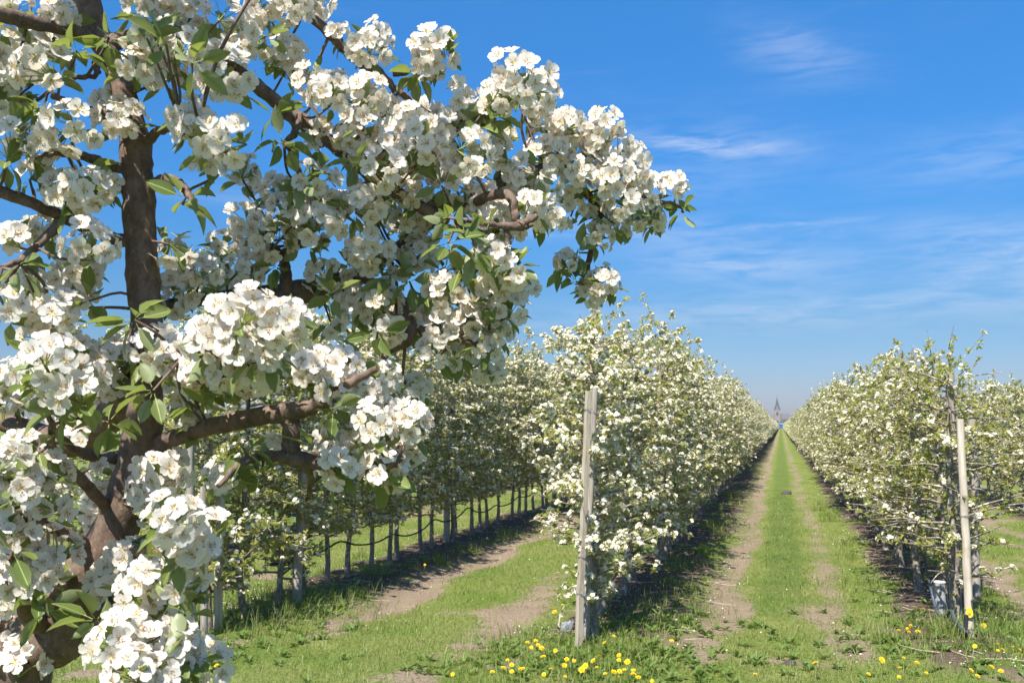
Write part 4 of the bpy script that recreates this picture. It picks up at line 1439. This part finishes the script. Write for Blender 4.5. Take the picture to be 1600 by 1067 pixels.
gm = MB()
N = 125000
dd = 4.3 * (24 / 4.3) ** (r.random(N) ** 0.9)
aa = rad(-47) + r.random(N) * rad(64)
x, y = dd * np.sin(aa), dd * np.cos(aa)
hh = r.uniform(0.022, 0.05, N) * (0.7 + 0.8 * vnoise(x, y, 1.3))
gm.scatter(GB_V, GB_F, 0, blades(N, x, y, hh, 0.0022 + 0.00042 * dd))
# longer tufts along the tree strips and round the posts
tx, ty, th = [], [], []
tuft = [(gp(905, 1030), 0.5, 0.16, 900), (gp(1500, 1015), 0.3, 0.18, 700), (gp(1485, 1005), 0.12, 0.22, 500), (gp(420, 960), 0.5, 0.24, 1300), (gp(350, 1000), 0.45, 0.12, 700), (gp(520, 935), 0.35, 0.16, 500),
        (gp(960, 1010), 0.4, 0.13, 800), (gp(1050, 960), 0.35, 0.13, 600), (gp(1560, 1000), 0.5, 0.12, 800), (gp(1440, 995), 0.35, 0.12, 600), (gp(830, 1020), 0.4, 0.12, 800), (gp(1340, 920), 0.4, 0.1, 600), (gp(1280, 1055), 0.7, 0.09, 900), (gp(980, 1055), 0.6, 0.1, 900), (gp(1500, 1060), 0.8, 0.1, 1100)]
for (p, s, h, n) in tuft:
    tx.append(r.normal(p[0], s, n)); ty.append(r.normal(p[1], s, n)); th.append(h * r.uniform(0.4, 1.1, n))
for rx in (ROW_A, ROW_B, ROW_C):
    for k in range(46):
        y0 = r.uniform(7.6, 24)
        x0 = rx + r.choice([-0.55, 0.5, 0.62, 0.3]) + r.normal(0, 0.1)
        n = 90
        tx.append(r.normal(x0, 0.1, n)); ty.append(r.normal(y0, 0.12, n)); th.append(r.uniform(0.05, 0.16, n))
x, y, hh = np.concatenate(tx), np.concatenate(ty), np.concatenate(th)
gm.scatter(GB_V, GB_F, 0, blades(len(x), x, y, hh, 0.0035 + 0.0003 * y, gate=lambda g, mu: 0.35 + 0.65 * g))
tag(gm.build('grass', MAT['grass'], smooth=False), kind='stuff')

# dandelion and clover leaves among the grass
wv = np.array([(0, 0, 0), (0.10, 0.3, 0.06), (0.22, 0.42, 0.08), (0.12, 0.52, 0.06), (0.2, 0.72, 0.05), (0, 1, -0.04), (-0.2, 0.72, 0.05), (-0.12, 0.52, 0.06), (-0.22, 0.42, 0.08), (-0.10, 0.3, 0.06), (0, 0.5, 0.0)])
wf = np.array([(10, i, (i + 1) % 10) for i in range(10)])
wm = MB()
cx, cy = [], []
for (p, s, n) in ((gp(900, 1035), 0.55, 100), (gp(840, 1030), 0.4, 60), (gp(1000, 1040), 0.5, 70), (gp(1520, 1035), 0.7, 90), (gp(1440, 985), 0.4, 45), (gp(340, 1020), 0.4, 45), (gp(420, 975), 0.5, 60), (gp(1240, 1050), 1.0, 60), (gp(1060, 985), 0.5, 50)):
    cx.append(r.normal(p[0], s, n)); cy.append(r.normal(p[1], s, n))
x, y = np.concatenate(cx), np.concatenate(cy)
k = np.repeat(np.arange(len(x)), 7)
az_ = r.random(len(k)) * 6.283
ld = np.stack([np.cos(az_), np.sin(az_), r.uniform(0.15, 1.1, len(k))], 1)
zz = fields(x, y)[2]
wm.scatter(wv, wf, 0, leaf_frames(ld, np.tile([0.0, 0, 1.0], (len(k), 1)), r.uniform(0.04, 0.10, len(k)), np.stack([x[k], y[k], zz[k]], 1)))
tag(wm.build('undergrowth', MAT['weed'], smooth=False), kind='stuff')

# prunings and fallen petals on the bare strips
sm, pm = MB(), MB()
for rx in (ROW_A, ROW_B, ROW_C):
    n = 260
    y = 7.6 + 22 * r.random(n) ** 1.6
    x = rx + r.uniform(-0.5, 0.85, n)
    z = fields(x, y)[2]
    for k in range(n):
        a, L = r.random() * 6.283, r.uniform(0.06, 0.32)
        d = np.array([math.cos(a), math.sin(a), r.normal(0, 0.06)])
        p = np.array([x[k], y[k], z[k] + 0.008])
        tube(sm, [p, p + d * L * 0.5 + r.normal(0, 0.012, 3) * [1, 1, 0.3], p + d * L + [0, 0, 0.005]], [0.0035, 0.003, 0.002], 4, cap=False, rng=r)
    n = 1300
    y = 7.4 + 26 * r.random(n) ** 1.5
    x = rx + r.normal(0.15, 0.55, n)
    z = fields(x, y)[2]
    pv = np.array([(-0.5, -0.4, 0), (0.4, -0.5, 0.1), (0.55, 0.4, 0), (-0.3, 0.55, 0.15)])
    pm.scatter(pv, np.array([(0, 1, 2), (0, 2, 3)]), 0, frames(nrm(r.normal(0, 0.35, (n, 3)) + np.array([0, 0, 1.0])), r.random(n) * 6.3, r.uniform(0.009, 0.016, n), np.stack([x, y, z + 0.012], 1)))
tag(sm.build('pruning_litter', MAT['stick'], smooth=False), kind='stuff')
tag(pm.build('fallen_petals', MAT['petal_row'], smooth=False), kind='stuff')

# single sticks and bits that show on the ground
s0 = gp(872, 990)
stick = thing('dead_shoot', 'bleached forked dead shoot standing left of the pale wired end post', 'stick', s0)
m_ = MB()
for e_, px in (((882, 945), 1), ((875, 958), 0)):
    tip = up_from(s0, *e_) - s0
    tube(m_, catmull([np.zeros(3) - [0, 0, 0.03], tip * 0.5 + np.array([-0.012 if px else 0.0, 0, 0]), tip], 4), np.linspace(0.007, 0.004, 9), 6)
m_.build('shoot', MAT['stick'], stick)
p = gp(1228, 771)
m_ = MB()
n = 60
q = nrm(RNG.normal(0, 1, (n, 3)))
a = np.linspace(0, 2 * math.pi, 8, endpoint=False)
V = np.vstack([np.stack([0.16 * np.cos(a), 0.1 * np.sin(a), np.zeros(8)], 1), np.stack([0.11 * np.cos(a) + 0.02, 0.06 * np.sin(a), np.full(8, 0.07)], 1), [[0.02, 0, 0.09]]]) + RNG.normal(0, 0.008, (17, 3))
m_.quads(V, [(i, (i + 1) % 8, 8 + (i + 1) % 8, 8 + i) for i in range(8)])
m_.add(V, [(8 + i, 8 + (i + 1) % 8, 16) for i in range(8)])
o = tag(m_.build('clod', MAT['dark_stone'], smooth=False), 'small dark clod lying on the grass strip of the central alley', 'clod')
o.location = p
p = gp(1234, 1041)
o = tag(link('clod', o.data), 'dark clod in the bare patch at the near mouth of the alley', 'clod')
o.location = p
o.scale = (0.35, 0.3, 0.35)
p = gp(884, 990)
m_ = MB()
m_.quads([(-0.06, -0.02, 0.0), (0.05, -0.03, 0.01), (0.07, 0.03, 0.09), (-0.03, 0.02, 0.07), (-0.06, -0.014, 0.0), (0.05, -0.024, 0.01), (0.07, 0.036, 0.09), (-0.03, 0.026, 0.07)],
         [(0, 1, 2, 3), (7, 6, 5, 4), (0, 4, 5, 1), (1, 5, 6, 2), (2, 6, 7, 3), (3, 7, 4, 0)])
o = tag(m_.build('plastic_scrap', MAT['hose_blue'], smooth=False), 'grey blue plastic scrap in the grass behind the wired end post', 'scrap')
o.location = p


# dandelions
def dandelion_head(seed, openness):
    rr = np.random.default_rng(seed)
    m = MB()
    for (n, rad_, z0, z1) in ((20, 1.0, 0.0, 0.16 + 0.5 * (1 - openness)), (17, 0.8, 0.06, 0.34 + 0.4 * (1 - openness)), (13, 0.52, 0.1, 0.46), (8, 0.26, 0.14, 0.5)):
        for k in range(n):
            a = (k + rr.random() * 0.7) * 2 * math.pi / n
            w = 0.17
            L = rad_ * openness * rr.uniform(0.88, 1.06)
            e, t = np.array([math.cos(a), math.sin(a), 0]), np.array([-math.sin(a), math.cos(a), 0])
            m.quads([e * 0.05 + [0, 0, z0] - t * 0.05, e * 0.05 + [0, 0, z0] + t * 0.05, e * L + t * w * 0.6 + [0, 0, z1], e * L - t * w * 0.6 + [0, 0, z1]], [(0, 1, 2, 3)], 0)
    a = np.linspace(0, 2 * math.pi, 8, endpoint=False)
    V = np.vstack([np.stack([0.3 * np.cos(a), 0.3 * np.sin(a), np.full(8, 0.06)], 1), np.stack([0.2 * np.cos(a), 0.2 * np.sin(a), np.full(8, -0.3)], 1)])
    m.quads(V, [(i, (i + 1) % 8, 8 + (i + 1) % 8, 8 + i) for i in range(8)], 1)
    return m.mesh('flower_head', [MAT['dandelion'], MAT['pedicel']], smooth=False)


HEADS = [dandelion_head(k, o) for k, o in enumerate((1.0, 0.95, 0.85, 1.0))]
STEMS = []
for k in range(3):
    m = MB()
    b = RNG.normal(0, 0.12, 2)
    tube(m, catmull([(0, 0, -0.1), (b[0] * 0.6, b[1] * 0.6, 0.5), (b[0], b[1], 1.0)], 3), 0.022, 5, cap=False)
    STEMS.append((m.mesh('stem', MAT['pedicel']), b))
c1_ = [(340, 340), (410, 325), (430, 360), (375, 380), (480, 390), (460, 385), (475, 460), (575, 405), (670, 480), (730, 490), (650, 530), (305, 555), (285, 560), (210, 525), (140, 550), (210, 580), (50, 585), (535, 560), (480, 605), (655, 625), (825, 535),
       (890, 490), (955, 475), (940, 455), (920, 545), (990, 600), (1060, 585), (1150, 565), (1115, 615), (1110, 580), (1225, 570), (1225, 605), (1265, 630), (1105, 445), (1105, 485), (1175, 500), (1380, 660), (985, 340), (1060, 285), (1545, 325), (540, 55), (570, 85), (635, 25), (175, 485), (795, 565)]
c2_ = [(123, 948), (216, 990), (350, 1015), (302, 962), (235, 938), (577, 1000), (610, 1030), (682, 984), (730, 1005), (708, 868), (715, 900), (740, 897), (793, 882), (825, 898), (826, 920), (643, 773), (263, 808), (252, 790), (270, 775), (308, 805), (210, 798), (335, 690), (598, 878), (212, 1035), (55, 1020)]
c3_ = [(330, 785), (390, 805), (180, 860), (225, 908), (312, 960), (405, 905), (515, 435), (505, 535)]
spots = [(760 + x / 5.333, 940 + y / 5.333) for x, y in c1_] + [(1340 + x / 3.262, 740 + y / 3.262) for x, y in c2_] + [(280 + x / 5.336, 860 + y / 5.336) for x, y in c3_] + [(1180, 1053), (1274, 1036), (707, 1053), (664, 882)]
DG = 'dandelions in the grass of the orchard'
for i, (px, py) in enumerate(spots):
    if i < 45:
        lab, grp = 'yellow dandelion in the crowd of dandelions round the wired end post', 'dandelions round the wired end post'
        if py < 962:
            lab, grp = 'yellow dandelion beside the bleached forked shoot', 'dandelions beside the bleached shoot'
        elif px > 1040:
            lab, grp = 'single yellow dandelion at the shaded strip right of the wired end post', None
        elif px > 935 and py < 1010:
            lab, grp = 'yellow dandelion standing before the shaded trunks just right of the wired end post', 'dandelions before the shaded trunks'
    elif i < 70:
        lab, grp = 'yellow dandelion in the grass round the leaning white post', 'dandelions round the leaning white post'
        if 1400 < px < 1437 and 970 < py < 992:
            lab, grp = 'yellow dandelion in the small cluster left of the grey pipe stub', 'dandelions left of the grey pipe stub'
        elif py > 1020 and px < 1460:
            lab, grp = 'yellow dandelion in the near grass left of the leaning white post', 'dandelions left of the leaning white post'
    elif i < 78:
        lab, grp = 'yellow dandelion at the foot of the grey post with the pale yellow tag', 'dandelions at the tagged grey post'
    else:
        lab, grp = ('single yellow dandelion at the near edge of the central alley', 'lone yellow dandelion in the middle of the near alley grass', 'lone small dandelion in the grass below the left bare patch', 'tiny dandelion on the left grass track near the shaded row')[i - 78], None
    h = float(RNG.uniform(0.07, 0.13))
    p = on_plane(px, py, h)
    g0 = gz(p[0], p[1])
    d = thing('dandelion', lab, 'dandelion', (p[0], p[1], g0), 0, grp)
    me, b = STEMS[i % 3]
    s = link('stem', me, d)
    H = p[2] - g0
    s.scale = (H, H, H)
    s.location = (-b[0] * H, -b[1] * H, 0)
    hd = link('flower_head', HEADS[int(RNG.integers(4))], d)
    q = float(RNG.uniform(0.013, 0.025))
    hd.scale = (q, q, q)
    hd.location = (0, 0, H)
    tcx = nrm(EYE - p)
    hd.rotation_euler = (0.45 + RNG.normal(0, 0.3), RNG.normal(0, 0.3), RNG.random() * 0.6)

# ------------------------------------------------------------------ air
hz = MB()
box(hz, (-910, -130, -1.2), (910, 1420, 39.0))
hm = bpy.data.materials.new('haze')
hm.use_nodes = True
N = NT(hm.node_tree)
N.n.clear()
pv = N.new('ShaderNodeVolumePrincipled')
pv.inputs['Color'].default_value = (0.80, 0.88, 1.0, 1)
pv.inputs['Density'].default_value = 0.00013
pv.inputs['Anisotropy'].default_value = 0.2
ot = N.new('ShaderNodeOutputMaterial')
N.l.new(pv.outputs[0], ot.inputs['Volume'])
tag(hz.build('haze', hm, smooth=False), kind='stuff')
